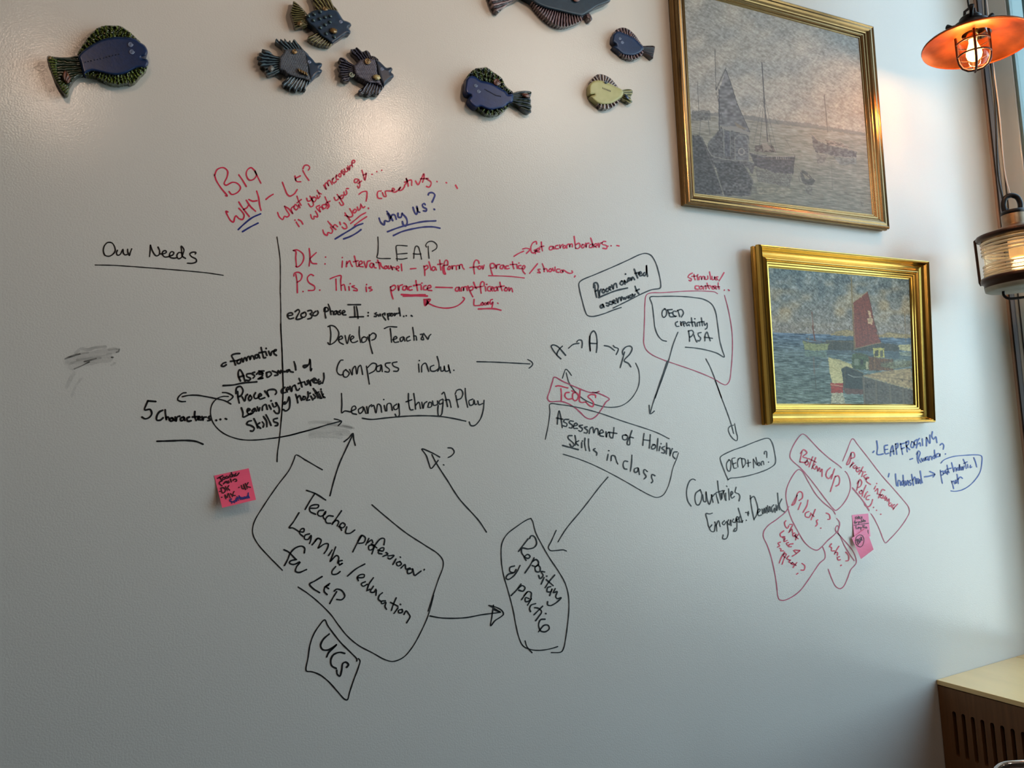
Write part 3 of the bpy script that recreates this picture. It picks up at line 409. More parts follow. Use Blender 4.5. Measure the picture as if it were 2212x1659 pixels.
T('boxed_note', "rose boxed note reading What level of support", 'boxed notes', [
 ('outline', 'p', 2.2, 'K', "1240 520 1205 580 1100 670 990 750 940 820 935 880 980 980 1030 1130 1070 1310 1095 1470 1108 1590 1125 1630 1170 1643 1260 1610 1370 1530 1470 1400 1550 1280 1610 1195 1670 1140 1672 1080 1645 1005"),
 ('lettering', 'r', 2.8, 'K', "1205 690 1190 710 1200 760 1225 780 1240 750/1250 735 1285 735 1260 790 1240 830/1250 820 1275 790 1285 835/1310 835 1285 850 1300 880 1325 850 1320 890/1355 850 1330 890 1320 920/1310 870 1350 905/1180 810 1135 850 1150 885 1170 880/1165 895 1190 880 1180 920/1195 905 1180 940 1220 925/1235 950 1210 960 1230 990/1290 965 1245 975 1240 1000 1270 1000/"
  "1140 945 1110 960 1130 990 1105 1005/1130 1020 1150 1030 1140 1050 1175 1050/1190 1065 1155 1120 1125 1195/1210 1090 1180 1150 1160 1210/1200 1080 1170 1100 1195 1130/1240 1110 1215 1140 1250 1160/1260 1160 1240 1180 1270 1200/1285 1190 1265 1205 1295 1215/1335 1190 1310 1220 1290 1250/1280 1190 1325 1225/1370 1045 1300 1045 1330 1080/1370 1050 1320 1090 1280 1115/1395 1200 1430 1230 1420 1280 1385 1280/1330 1330 1348 1318")])
T('boxed_note', "rose note reading Who with a question mark, in a pointed outline", 'boxed notes', [
 ('outline', 'p', 2.2, 'K', "2022 1168 1960 1080 1900 980 1850 870 1800 810 1800 770 1820 748 1835 780 1825 830 1870 890 1950 980 2020 1080 2045 1190 2020 1230 1980 1275 1940 1380 1890 1480 1850 1502 1800 1475 1755 1390 1710 1270"),
 ('lettering', 'r', 2.8, 'K', "1750 965 1725 1000 1750 1010 1750 1050 1785 1050/1838 995 1810 1040 1785 1090/1790 1070 1820 1070 1820 1105/1845 1120 1820 1130 1830 1160 1855 1155/1920 1065 1955 1110 1950 1165 1920 1170/1858 1227 1868 1220")])
T('boxed_note', "rose boxed note reading Practice informed Policy", 'boxed notes', [
 ('outline', 'p', 2.0, 'M', "225 530 270 420 335 268 350 265 400 330 530 495 680 690 830 860 950 1000 1010 1080 1022 1135 990 1210 900 1340 790 1460 735 1508 715 1480 660 1340 590 1200 562 1160"),
 ('lettering', 'r', 2.8, 'L', "880 440 850 510 825 575 850 565 875 500 880 430 910 430 920 480 880 500/900 545 865 605/870 590 910 555/930 580 900 600 920 620 945 595 945 625/980 610 940 625 950 660 975 650/1020 600 990 660 970 690/970 635 1025 660/1020 670 1005 715/1045 660 1047 662/1060 690 1030 710 1050 740/1050 750 1090 730 1065 725 1060 770 1110 810/"
  "1170 830 1155 865/1182 798 1184 800/1165 890 1195 860 1195 910/1280 880 1250 870 1225 920 1205 970/1190 920 1240 940/1250 930 1225 955 1250 975 1265 940/1270 980 1290 950/1285 1000 1300 965 1310 1010 1330 980 1330 1030/1350 1030 1325 1050 1345 1070 1365 1045/1395 1050 1365 1080 1390 1095/1432 1045 1400 1080 1380 1110"),
 ('lettering', 'r', 2.8, 'L', "970 770 945 880/950 800 985 750 1005 780 990 830 955 850/1005 880 975 900 990 925 1015 900 1000 880/1055 820 1030 880 1010 950/1060 910 1035 965/1072 898 1074 900/1100 940 1065 955 1060 990 1090 990/1135 990 1120 1040 1090 1075 1050 1065 1035 1030/1145 1083 1147 1085/1180 1118 1182 1120/1232 1165 1234 1167"),
 ('underline', 'p', 3.0, 'L', "893 850 960 930 1030 1020 1092 1120")])
T('handwriting', "blue word LEAPFROGGING with a bullet, right of the rose notes", 'handwritten notes', [
 ('lettering', 'b', 3.2, 'M', "585 428 598 412/630 290 640 370 635 450 660 455 708 445/760 340 725 350 725 400 735 445 775 435/728 395 760 390/795 470 800 400 820 345 835 450/800 420 835 410/855 325 870 450/855 330 880 320 880 370 860 385/915 320 940 450/910 330 965 315/925 385 960 370/980 300 995 420/980 310 1010 290 1010 330 985 350 1025 395/"
  "1050 300 1040 360 1065 370 1075 310 1050 300/1110 275 1080 300 1085 340 1110 330 1105 375/1140 260 1115 300 1125 330 1145 310 1155 350/1175 265 1180 345/1225 250 1225 350/1225 250 1265 320 1265 220/1295 180 1290 240 1310 270 1335 240 1350 310")])
T('handwriting', "blue word Rwanda with a dash and question mark, under LEAPFROGGING", 'handwritten notes', [
 ('lettering', 'b', 3.0, 'M', "1028 512 1060 500/1120 430 1115 500 1130 555/1105 450 1130 410 1150 430 1135 480 1130 500 1160 545/1165 500 1180 535 1190 500 1205 530 1210 490/1240 480 1215 490 1220 520 1245 500 1245 520/1255 520 1260 480 1280 475 1290 515/1320 460 1295 490 1320 500 1325 470/1320 400 1325 450 1340 490/1370 440 1345 450 1350 480 1380 470 1385 440 1385 475/1388 340 1410 320 1430 340 1430 370 1425 390/1450 445 1452 447")])
T('handwriting', "blue word Industrial and a blue arrow pointing right from it", 'handwritten notes', [
 ('lettering', 'b', 3.2, 'M', "770 720 778 680/855 685 860 760 870 825/885 830 890 760 910 770 915 820/945 765 925 790 935 820 950 790/945 700 950 760 960 830/970 770 980 820 1000 760 1010 820/1035 760 1015 780 1045 800 1030 820/1048 690 1060 760 1070 820/1060 760 1085 720 1100 800/1105 740 1110 800/1125 740 1130 800 1145 750 1155 800/1150 650 1160 720 1175 790/1200 720 1260 710 1325 690/1265 655 1325 690 1305 720")])
T('boxed_note', "blue circled words post-Industrial part at the far right", 'boxed notes', [
 ('outline', 'b', 2.4, 'M', "1398 555 1430 520 1530 480 1680 462 1860 460 1885 475 1885 560 1865 660 1810 750 1730 830 1640 878 1560 892 1515 887"),
 ('lettering', 'b', 2.8, 'M', "1390 640 1400 720 1415 795/1395 660 1420 650 1425 690 1400 700/1430 680 1450 670 1440 650/1455 640 1460 680 1480 650 1475 690/1470 580 1480 630 1495 670/1465 630 1520 615/1525 550 1540 610 1550 660/1555 650 1560 610 1575 610 1580 650/1600 610 1585 630 1605 640 1620 570 1620 640/1630 600 1640 640 1650 600/1655 600 1660 640 1675 590/1665 510 1690 570 1700 620/1670 560 1710 540/1715 570 1720 610/1750 580 1745 610 1765 600/1790 490 1810 540 1825 600"),
 ('lettering', 'b', 2.8, 'M', "1525 770 1540 820 1550 860/1530 780 1550 770 1560 800/1570 760 1575 800 1590 750/1590 690 1600 750 1605 800/1600 750 1630 720 1655 738")])
T('drawn_arrow', "black arrow with triangular head from the teacher box to Repository", 'drawn arrows', [
 ('lettering', 'k', 3.0, 'R', "132 1292 230 1310 370 1316 500 1308 650 1280 770 1265 835 1255/720 1188 790 1205 850 1240 865 1275 840 1300 780 1340 738 1390 750 1300 765 1185/730 1192 835 1255 770 1230")])
T('boxed_note', "tall narrow black outline reading Repository of practice", 'boxed notes', [
 ('outline', 'k', 2.6, 'R', "1138 322 1100 335 1000 400 900 480 850 570 842 700 860 860 910 1040 960 1230 990 1390 1020 1510 1060 1590 1130 1625 1220 1635 1320 1622 1405 1598"),
 ('outline', 'k', 2.6, 'R', "1138 322 1155 350 1185 460 1240 570 1320 710 1420 860 1480 970 1510 1080 1517 1200 1505 1360 1480 1540 1465 1610 1440 1650 1340 1657/1080 1540 1100 1600 1150 1659"),
 ('lettering', 'k', 3.4, 'R', "1015 650 1060 590 1110 525/1125 522 1140 495 1170 500 1195 570 1170 610 1110 625 1050 618 1045 660 1070 700/1070 705 1110 720 1130 700 1105 680 1075 705 1090 740/1170 715 1130 790 1078 865/1155 750 1190 730 1215 760 1190 800 1150 790/1215 780 1180 810 1190 850 1225 850 1230 810 1215 790/1275 855 1240 850 1260 890 1230 920 1215 890/1270 910 1240 975/1295 895 1297 897/1375 885 1320 950 1280 1010/1290 930 1360 990/1335 1000 1305 1010 1300 1050 1335 1050 1350 1020 1325 1090/1380 1020 1360 1060/1370 1060 1400 1050 1385 1100 1400 1120 1440 1110 1390 1160 1330 1190 1305 1180 1305 1150"),
 ('lettering', 'k', 3.4, 'R', "975 795 930 810 930 850 970 860 990 830/1030 790 1000 850 960 900 910 930 890 915 910 880 960 865/1040 975 990 1040 940 1090/1010 1020 1050 990 1080 1010 1060 1045 1015 1035/1100 1055 1045 1130/1070 1090 1110 1050 1140 1060 1140 1110/1120 1120 1085 1110 1085 1150 1125 1140 1145 1115 1105 1185/1185 1170 1140 1185 1125 1220 1135 1250/1255 1195 1210 1240 1170 1280/1175 1210 1210 1215 1245 1250 1215 1300 1185 1340/1285 1267 1289 1271/1280 1325 1235 1330 1215 1380 1235 1440 1280 1450 1320 1420 1310 1385 1270 1385 1240 1415 1215 1450")])
T('boxed_note', "large tilted black outline reading Teacher professional Learning / education for LtP", 'boxed notes', [
 ('outline', 'k', 2.6, 'P', "768 252 720 225 600 155 505 105 485 150 440 250 320 410 190 600 90 770 72 860 85 920 140 1010 230 1110 370 1252"),
 ('outline', 'k', 2.6, 'P', "1260 600 1400 720 1600 880 1800 1010 1920 1090 1965 1150 1970 1210 1920 1350 1870 1500 1820 1659"),
 ('outline', 'k', 2.6, 'Q', "1645 580 1590 780 1520 940 1430 1100 1340 1200 1240 1238 1160 1220 1040 1155 900 1080 790 990 700 880 620 770 500 650 390 560 295 497"),
 ('lettering', 'k', 3.4, 'P', "610 457 700 490 800 553/690 492 640 570 595 648/650 635 720 630 730 605 690 600 645 620 645 665 700 695/780 655 735 660 720 695 750 715 795 690 800 665 775 720 795 750/875 715 830 710 800 745 810 780 850 785/958 660 910 730 865 795/870 780 910 755 930 770 915 810/930 815 970 830 995 800 970 780 940 810 960 855/1010 820 1000 880 1040 885 1090 852/"
  "1160 905 1110 990 1070 1070/1120 960 1160 905 1195 930 1180 975 1130 985/1230 935 1200 1000/1215 980 1260 950 1270 980/1270 1000 1230 1010 1235 1050 1270 1040 1280 1000/1380 1000 1385 940 1355 935 1300 990 1260 1090/1255 990 1310 1030/1320 1050 1370 1060 1380 1030 1345 1035 1325 1080 1360 1090/1400 1075 1420 1090 1370 1115/1420 1110 1480 1105 1440 1140 1420 1130/1500 1140 1470 1195/1542 1120 1546 1124/1540 1165 1505 1180 1520 1210 1555 1190 1540 1165/1550 1230 1590 1195 1600 1240 1640 1230/1650 1240 1615 1250 1620 1285 1660 1270 1665 1235 1680 1300/1750 1260 1690 1305/1783 1243 1780 1250"),
 ('lettering', 'k', 3.4, 'P', "535 680 480 770 438 830 470 830 540 870/545 870 580 870 585 840 560 840 540 880 575 915/640 890 595 905 590 940 625 945 655 905 650 960 640 985/665 1000 720 935 690 970 720 935 755 950 725 1030/730 1030 790 990 825 990 815 1040 785 1085/865 1050 830 1105/900 1020 870 1100 845 1165/850 1160 910 1105 930 1120 920 1180/965 1155 930 1165 940 1200 970 1180 940 1200/900 1215 865 1260 865 1290 910 1290 945 1265/1190 1190 1100 1240 1018 1310"),
 ('lettering', 'k', 3.4, 'Q', "885 405 950 400 955 375 915 375 885 400 895 435/965 445 925 465 940 490 985 470/1045 405 1000 470 980 535/990 530 1010 520/1045 490 1015 545 1050 550 1070 520/1075 530 1070 580/1135 555 1105 580 1095 620 1120 640/1165 635 1125 640 1130 665 1170 650 1160 690 1175 720/1272 605 1240 680 1225 730/1215 650 1290 690/1290 705 1250 760/1313 668 1317 672/1330 720 1295 730 1300 755 1335 745 1330 720/1350 770 1370 735 1400 770 1410 790 1375 855"),
 ('lettering', 'k', 3.6, 'P', "588 1080 590 1030 560 1012 500 1030 450 1080 420 1150 390 1205/385 1048 430 1070 500 1140/510 1145 450 1160 440 1180 480 1195 540 1170/545 1175 510 1220 500 1260 530 1275 610 1245/765 1315 690 1360 640 1390 670 1430 740 1475/830 1400 790 1420/840 1385 795 1420 785 1460 815 1495/800 1415 830 1435/910 1465 870 1530 840 1585/885 1460 910 1440 960 1455 990 1510 960 1545 910 1543")])
T('boxed_note', "small black outline reading UCS at the bottom", 'boxed notes', [
 ('outline', 'k', 3.0, 'Q', "880 1235 880 1215 820 1150 720 1050 640 950 590 880 560 825 500 890 450 970 415 1070 395 1200 378 1332 430 1340 510 1370 600 1440 690 1540 760 1615 785 1620 810 1540 850 1420 895 1300 912 1230 895 1210"),
 ('lettering', 'k', 4.0, 'Q', "605 965 545 1020 520 1080 540 1120 590 1125 640 1100 680 1070 630 1120 600 1150 580 1193/760 1158 710 1148 650 1170 622 1220 630 1280 675 1308/778 1297 798 1270 770 1245 740 1260 730 1320 710 1385 685 1365 680 1325")])
# ================================================================ INK ON THE WALL
INKM = {'k': mat('black_ink', srgb(14, 12, 12), rough=.45), 'r': mat('red_ink', srgb(212, 30, 72), rough=.45, var=(40, .25)),
        'b': mat('blue_ink', srgb(16, 38, 122), rough=.45, var=(40, .3)), 'c': mat('bright_blue_ink', srgb(36, 76, 160), rough=.45, var=(60, .3)),
        'p': mat('rose_ink', srgb(190, 62, 96), rough=.45, var=(60, .3)), 'd': mat('maroon_ink', srgb(48, 6, 16), rough=.5)}
def ribbon(pts, w):
    """a pen stroke in the photo's pixels: outline points and faces, with round ends"""
    P = crom(pts, 2.2); V, Fc = [], []; w *= .92
    if len(P) < 2 or sum(np.linalg.norm(P[i+1]-P[i]) for i in range(len(P)-1)) < 1.2:
        c = np.mean(P, 0); r = w*.62
        return [c+r*np.array([math.cos(a), math.sin(a)]) for a in np.linspace(0, 2*math.pi, 9)[:-1]], [tuple(range(8))]
    n = len(P); ph = random.random()*9; hw = w/2
    for i in range(n):
        a = P[max(i-1, 0)]; b = P[min(i+1, n-1)]; t = b-a; L = np.linalg.norm(t); t = t/L if L > 1e-9 else np.array([1, 0]); nn = np.array([-t[1], t[0]])
        h = hw*(1+.10*math.sin(i*.35+ph)+.05*math.sin(i*.9+ph*2))
        V += [P[i]+nn*h, P[i]-nn*h]
        if i: Fc.append((2*i-2, 2*i-1, 2*i+1, 2*i))
    for e, s in ((0, -1), (n-1, 1)):
        a = P[max(e-1, 0)]; b = P[min(e+1, n-1)]; t = (b-a); t = t/max(np.linalg.norm(t), 1e-9)*s; nn = np.array([-t[1], t[0]])*s
        k0 = len(V)
        for an in (45, 90, 135): V.append(P[e]+hw*(nn*math.cos(math.radians(an))+t*math.sin(math.radians(an))))
        Fc.append((2*e, k0, k0+1, k0+2, 2*e+1))
    return V, Fc
def strokes(c, s):
    out = []
    for st in s.split('/'):
        v = list(map(float, st.split()))
        if v: out.append(crop(c, list(zip(v[::2], v[1::2]))))
    return out
NI = [0]
def ink_mesh(name, specs, parent=None, surf=None):
    """specs: (colour, width, crop, strokes) of one colour -> one mesh on the wall (or on `surf`)"""
    V, Fc = [], []
    for c, w, cr_, s in specs:
        for st in strokes(CR[cr_], s):
            v, f = ribbon(st, w); k = len(V); V += v; Fc += [tuple(i+k for i in q) for q in f]
    NI[0] += 1
    P = on_wall(V, .0004+NI[0]*2e-6) if surf is None else surf(V)
    return mesh(name, P, Fc, INKM[specs[0][0]], parent)
NAMES = {'underline': 'drawn_underline', 'outline': 'drawn_outline', 'heading': 'written_heading'}
CATS = {'heading': 'handwriting', 'handwriting': 'handwriting', 'boxed_note': 'boxed writing', 'drawn_arrow': 'arrow', 'drawn_line': 'line', 'underline': 'underline', 'outline': 'outline'}
for name, label, group, parts in INK:
    parts = [(p, 'c' if (col == 'b' and cr_ in 'LM') else col, w, cr_, s) for p, col, w, cr_, s in parts]
    flat = [(p, col, w, cr_, st, k) for k, (p, col, w, cr_, s) in enumerate(parts) for st in s.split('/') if st.strip()]
    merged = {}
    for n_, (p, col, w, cr_, st, k) in enumerate(flat):
        if name == 'drawn_arrow': key = ('arrowhead', 1) if (n_ == len(flat)-1 and len(flat) > 1) else ('shaft', 0)
        elif name == 'underline' or p == 'underline': key = ('underline', n_)
        elif p == 'lettering' and name in ('heading', 'handwriting', 'boxed_note'): key = ('lettering', k)
        else: key = (p if p != 'lettering' else 'line', 0)
        if key in merged and merged[key][-1][:3] == (col, w, cr_): merged[key][-1] = (col, w, cr_, merged[key][-1][3]+'/'+st)
        else: merged.setdefault(key, []).append((col, w, cr_, st))
    if name in ('heading', 'handwriting', 'boxed_note'):      # one part per written word
        m2 = {}
        for key, sp_ in merged.items():
            if key[0] != 'lettering': m2[key] = sp_; continue
            items = [(col, w, cr_, st, np.array(strokes(CR[cr_], st)[0])) for col, w, cr_, s in sp_ for st in s.split('/') if st.strip()]
            gid = list(range(len(items)))
            for a in range(len(items)):
                for b in range(a):
                    A, B = items[a][4], items[b][4]; small = min(np.ptp(A, 0).max(), np.ptp(B, 0).max()) < 8
                    if np.linalg.norm(A[:, None]-B[None], axis=2).min() < (22 if small else 11):
                        g0, g1 = gid[a], gid[b]; gid = [g1 if g == g0 else g for g in gid]
            for n_, (it, g) in enumerate(zip(items, gid)): m2.setdefault(('lettering', key[1], g), []).append(it[:4])
        merged = m2
    if len(merged) == 1:
        tag(ink_mesh(NAMES.get(name, name), list(merged.values())[0]), label, CATS[name], group)
    else:
        allp = [q for k in merged for sp_ in merged[k] for st in strokes(CR[sp_[2]], sp_[3]) for q in st]
        c = on_wall([np.mean(allp, 0)])[0]
        t = thing(NAMES.get(name, name), label, CATS[name], c, group)
        for k_, sp_ in merged.items(): ink_mesh(k_[0], sp_, t)
# smears left by a dry cloth
M_SM = mat('dried_smear', srgb(70, 64, 62), rough=.5, alpha=.34); M_SM2 = mat('dark_smear', srgb(34, 30, 30), rough=.5, alpha=.8); M_SM3 = mat('faint_smear', srgb(84, 76, 70), rough=.5, alpha=.22)
CR['S'] = (60, 680, 7.373)
INKM['s'] = M_SM; INKM['t'] = M_SM2; INKM['u'] = M_SM3
t = thing('smear', 'grey eraser smear on the wall at the far left below Our Needs', 'smear', on_wall([(200, 770)])[0], 'eraser smears')
ink_mesh('haze', [('u', 16, 'S', "640 760 800 690 1000 640 1200 600 1380 570"), ('u', 18, 'S', "700 820 900 760 1100 720 1300 690"), ('u', 9, 'S', "620 1150 680 1020 740 930"), ('u', 6, 'S', "700 1300 760 1140 850 1020")], t)
ink_mesh('smear_streak', [('s', 7, 'S', "760 610 850 540 960 555 1080 520 1240 510")], t)
ink_mesh('smear_streak', [('s', 5, 'S', "590 705 700 660 820 620 960 600")], t)
ink_mesh('smear_streak', [('s', 5, 'S', "780 715 900 700 1060 700 1160 690")], t)
ink_mesh('smear_streak', [('s', 6, 'S', "1290 550 1380 540 1440 545")], t)
ink_mesh('smear_streak', [('s', 5, 'S', "1260 630 1330 620")], t)
ink_mesh('smear_streak', [('s', 5, 'S', "1330 800 1390 770")], t)
ink_mesh('dark_streak', [('t', 4, 'S', "600 700 700 660 830 622")], t)
ink_mesh('dark_streak', [('t', 3, 'S', "740 860 850 815 980 750")], t)
ink_mesh('dark_streak', [('t', 3.5, 'S', "900 745 1000 720 1090 695")], t)
ink_mesh('dark_streak', [('t', 4, 'S', "1335 678 1360 678")], t)
ink_mesh('dark_streak', [('t', 3.5, 'S', "1410 600 1440 590 1460 550")], t)
t = thing('smear', 'grey eraser smear under the end of the long looping arrow', 'smear', on_wall([(715, 925)])[0], 'eraser smears')
ink_mesh('haze', [('u', 15, 'G', "300 700 400 690 500 700 590 720"), ('u', 13, 'G', "300 740 400 735 540 745"), ('u', 8, 'G', "290 640 360 632 460 640")], t)
ink_mesh('smear_streak', [('s', 6, 'G', "560 655 600 665 640 680")], t)
ink_mesh('smear_streak', [('s', 7, 'G', "440 650 520 660 620 680")], t)

# ================================================================ STICKY NOTES
M_PINK = mat('pink_paper', srgb(255, 92, 124), rough=.75, var=(30, .06)); M_PINK2 = mat('light_pink_paper', srgb(255, 150, 182), rough=.75, var=(30, .06))
CR['N'] = (440, 1000, 15.8); CR['O'] = (1815, 1095, 13.27)
def sticky(q, lift, m, label, texts, base=.0008, top=.0):
    """q: photo corners tl tr br bl; the gummed top edge lies on the wall, the bottom curls away by `lift`"""
    tl, tr, br, bl = [np.array(p, float) for p in q]; n = 16; V, Fc = [], []
    dep = lambda v: base + top + lift*max(0, v-.12)**1.6
    c = on_wall([(tl+tr)/2], base)[0]; t = thing('sticky_note', label, 'sticky note', c, 'pink sticky notes')
    for side in (0, 1):
        for j in range(n+1):
            v = j/n
            for i in range(n+1):
                u = i/n; p = (tl*(1-u)+tr*u)*(1-v)+(bl*(1-u)+br*u)*v
                V.append(on_wall([p], dep(v)-side*.00035)[0])
    o = (n+1)**2
    for j in range(n):
        for i in range(n):
            a = j*(n+1)+i; Fc += [(a, a+1, a+n+2, a+n+1), (o+a, o+a+n+1, o+a+n+2, o+a+1)]
    for k in range(n):
        Fc += [(k, o+k, o+k+1, k+1), (n*(n+1)+k, n*(n+1)+k+1, o+n*(n+1)+k+1, o+n*(n+1)+k), (k*(n+1), (k+1)*(n+1), o+(k+1)*(n+1), o+k*(n+1)), (k*(n+1)+n, o+k*(n+1)+n, o+(k+1)*(n+1)+n, (k+1)*(n+1)+n)]
    mesh('paper', V, Fc, m, t)
    def surf(P):
        out = []
        for p in P:
            p = np.array(p, float); u = v = .5
            for _ in range(8):
                r = (tl*(1-u)+tr*u)*(1-v)+(bl*(1-u)+br*u)*v-p; J = np.stack([(tr-tl)*(1-v)+(br-bl)*v, (bl*(1-u)+br*u)-(tl*(1-u)+tr*u)], 1)
                d_ = np.linalg.solve(J, r); u -= d_[0]; v -= d_[1]
            out.append(on_wall([p], dep(min(max(v, 0), 1.05))+.0010)[0])
        return out
    for txt in texts: ink_mesh('lettering', [txt], t, surf)
    return t
sticky([(462.4, 1027.5), (537.3, 1011.4), (553, 1079.5), (480, 1097)], .026, M_PINK, 'bright pink sticky note listing countries, below the formative writing at left', [
 ('d', 2.6, 'N', "470 530 560 480 655 430/560 490 600 560 640 600/700 490 650 520 660 560 720 550 740 500 680 480/790 450 750 480 770 520 830 510 830 450 860 500/930 400 890 430 920 480 970 460 990 400/945 325 970 400 1000 470/1010 420 1050 400 1060 460/1100 350 1080 420 1130 430 1210 340"),
 ('d', 2.8, 'N', "560 640 530 690 630 780/630 610 560 640/680 715 740 640 780 620 700 690 820 620 800 680 870 670 850 610/920 540 945 650/1000 600 1050 550 1120 560 1130 610 1080 630"),
 ('d', 2.6, 'N', "545 970 570 968/590 860 650 1030 740 960 720 870 640 840 580 860/745 800 810 940/860 770 820 850 890 925/1205 830 1212 834/1285 765 1330 880 1380 870 1360 730 1435 910/1420 700 1490 870/1520 670 1470 790 1600 830"),
 ('d', 2.6, 'N', "605 1175 625 1170/725 1090 760 1225/730 1090 800 1180 840 1040 910 1190/910 1045 990 1100 1080 1110/1040 970 1000 1060 980 1150"),
 ('b', 2.8, 'N', "955 1230 890 1260 900 1300 960 1310 960 1370/1050 1290 1000 1330 1060 1350/1100 1250 1080 1300 1130 1300 1120 1250/1140 1150 1190 1270/1210 1120 1240 1200 1260 1240/1110 1210 1260 1170/1290 1180 1280 1230 1330 1230 1330 1170 1360 1220/1380 1160 1390 1220/1390 1170 1430 1160 1440 1210/1500 1130 1460 1170 1500 1200 1530 1160/1525 1020 1520 1100 1560 1190")])
sticky([(1840.3, 1112.5), (1875.5, 1109.3), (1880.5, 1159), (1845.5, 1161)], .006, M_PINK2, 'upper pink sticky note of the pair, with Sites for pilots written on it', [
 ('d', 1.5, 'O', "470 280 430 300 460 330 435 355/490 300 495 350/520 260 530 340/500 295 560 280/560 310 580 295 550 300 560 340 590 330/630 280 605 290 635 320 605 330"),
 ('d', 1.5, 'O', "430 480 420 400 440 390/400 440 450 425/455 440 450 470 475 450 490 420/535 490 535 420 560 420 545 450/580 420 590 450/610 360 620 440/640 400 630 430 655 420/665 350 675 430/655 385 690 380/720 380 700 390 730 410 700 430"),
 ('d', 1.5, 'O', "400 525 600 495 815 465/455 545 465 630 510 620/520 590 540 580 515 580 525 620/560 580 545 610 570 600/590 580 600 660/590 590 625 590 595 610/655 530 665 600/650 535 700 530/660 570 690 565/700 590 715 580 720 610/740 570 760 580 770 610 740 610/800 660 805 775/785 735 805 690")], base=.0008)
sticky([(1840, 1162.5), (1871, 1141), (1887.2, 1187), (1859.8, 1207.8)], .045, M_PINK2, 'lower pink sticky note of the pair, curling off the wall with a circled scribble', [
 ('d', 1.3, 'O', "560 800 480 850 445 940 455 1050 510 1120 590 1145 650 1090 680 980 670 870 620 810 560 800"),
 ('d', 1.6, 'O', "480 930 520 1080/465 960 500 920 520 960 490 1000/560 900 520 960 560 1010 540 1045/590 920 550 980/620 870 610 930 575 1010/590 860 630 960")], base=.0075)

# ================================================================ CERAMIC FISH
ZS = 1.6      # how proud the fish stand off the wall
def inside(P, poly):
    x, y = P[:, 0], P[:, 1]; c = np.zeros(len(P), bool); q = np.asarray(poly)
    for i in range(len(q)):
        x1, y1 = q[i-1]; x2, y2 = q[i]
        m = ((y1 > y) != (y2 > y)); 
        with np.errstate(divide='ignore', invalid='ignore'): c ^= m & (x < (x2-x1)*(y-y1)/(y2-y1)+x1)
    return c
def dist(P, poly):
    q = np.asarray(poly); d = np.full(len(P), 1e9)
    for i in range(len(q)):
        a, b = q[i-1], q[i]; ab = b-a; L = max(ab@ab, 1e-9); t = np.clip(((P-a)@ab)/L, 0, 1)
        d = np.minimum(d, np.linalg.norm(P-(a+t[:, None]*ab), axis=1))
    return d
def relief(name, c, poly, z0, dome, edge, colA, colB, m, parent, ridge=None, step=1.6, wob=0.0, scales=None, bumpy=0.0):
    """a ceramic slab cut to a photo outline: standing z0 off the wall at its rim and doming by `dome`, with ridges (cx, cy, count, depth)"""
    pts = crop(c, poly); pts = crom(pts+[pts[0]], step)[:-1]; B = np.array(pts)
    if wob: B = B+np.random.normal(0, wob, B.shape)
    lo, hi = B.min(0), B.max(0)
    gx, gy = np.meshgrid(np.arange(lo[0], hi[0], step), np.arange(lo[1], hi[1], step*.866))
    gx[1::2] += step/2; G = np.stack([gx.ravel(), gy.ravel()], 1); G = G[inside(G, B)]; G = G[dist(G, B) > step*.55]
    A = np.vstack([B, G]); nb = len(B)
    vv, _, ff, orig, _, _ = delaunay_2d_cdt([Vector(p) for p in A], [(i, (i+1) % nb) for i in range(nb)], [], 1, 1e-4)
    A = np.array([tuple(v) for v in vv]); dd = dist(A, B)
    # boundary vertices of the result
    h = np.sqrt(np.clip(1-(1-np.clip(dd/edge, 0, 1))**2, 0, 1))*dome*.75
    cols = np.tile(np.array(colA), (len(A), 1))
    nz = np.array([noise.noise(Vector((p[0]*.12, p[1]*.12, z0*100))) for p in A]); 
    mixv = np.clip(.5+nz*.9, 0, 1)*.35
    if ridge:
        cx, cy, k, a = ridge; q = crop(c, [(cx, cy)])[0]
        th = np.arctan2(A[:, 1]-q[1], A[:, 0]-q[0]); w = np.sin(th*k+nz*1.2); fade = np.clip(dd/2, 0.3, 1)
        h = h+a*w*fade; mixv = np.clip(mixv+.5-.5*w, 0, 1)
    if scales:
        s = scales; row = np.floor(A[:, 1]/s); fx = (A[:, 0]/s+.5*(row % 2)) % 1-.5; fy = (A[:, 1]/s) % 1-.5
        r_ = np.sqrt(fx**2+fy**2); h = h+.0009*np.clip(1-r_*1.8, -.4, 1); mixv = np.clip(1-np.abs(r_-.42)*6, 0, 1)*np.clip(.5-fx*3, 0, 1)+.25*mixv
    cols = cols*(1-mixv[:, None])+np.array(colB)*mixv[:, None]
    if bumpy: h = h+bumpy*np.array([noise.noise(Vector((p[0]*.33, p[1]*.33, z0*50))) for p in A])*np.clip(dd/1.5, .2, 1)
    P = on_wall(A, (z0+h)*ZS); n = len(P); Fc = [tuple(f) for f in ff]
    ed = {}
    for f in Fc:
        for i in range(len(f)):
            a, b = f[i], f[(i+1) % len(f)]; ed[(a, b)] = 1
    bd = [(a, b) for a, b in ed if (b, a) not in ed]; rim = sorted({i for e in bd for i in e}); low = {i: n+k for k, i in enumerate(rim)}
    back = P[rim].copy(); back[:, 1] = -.0015; ctr = P.mean(0); back[:, 0] += (ctr[0]-back[:, 0])*.03; back[:, 2] += (ctr[2]-back[:, 2])*.03
    V = np.vstack([P, back]); cols = np.vstack([cols, cols[rim]*.7])
    Fc += [(b, a, low[a], low[b]) for a, b in bd]
    return mesh(name, V, Fc, m, parent, True, cols)
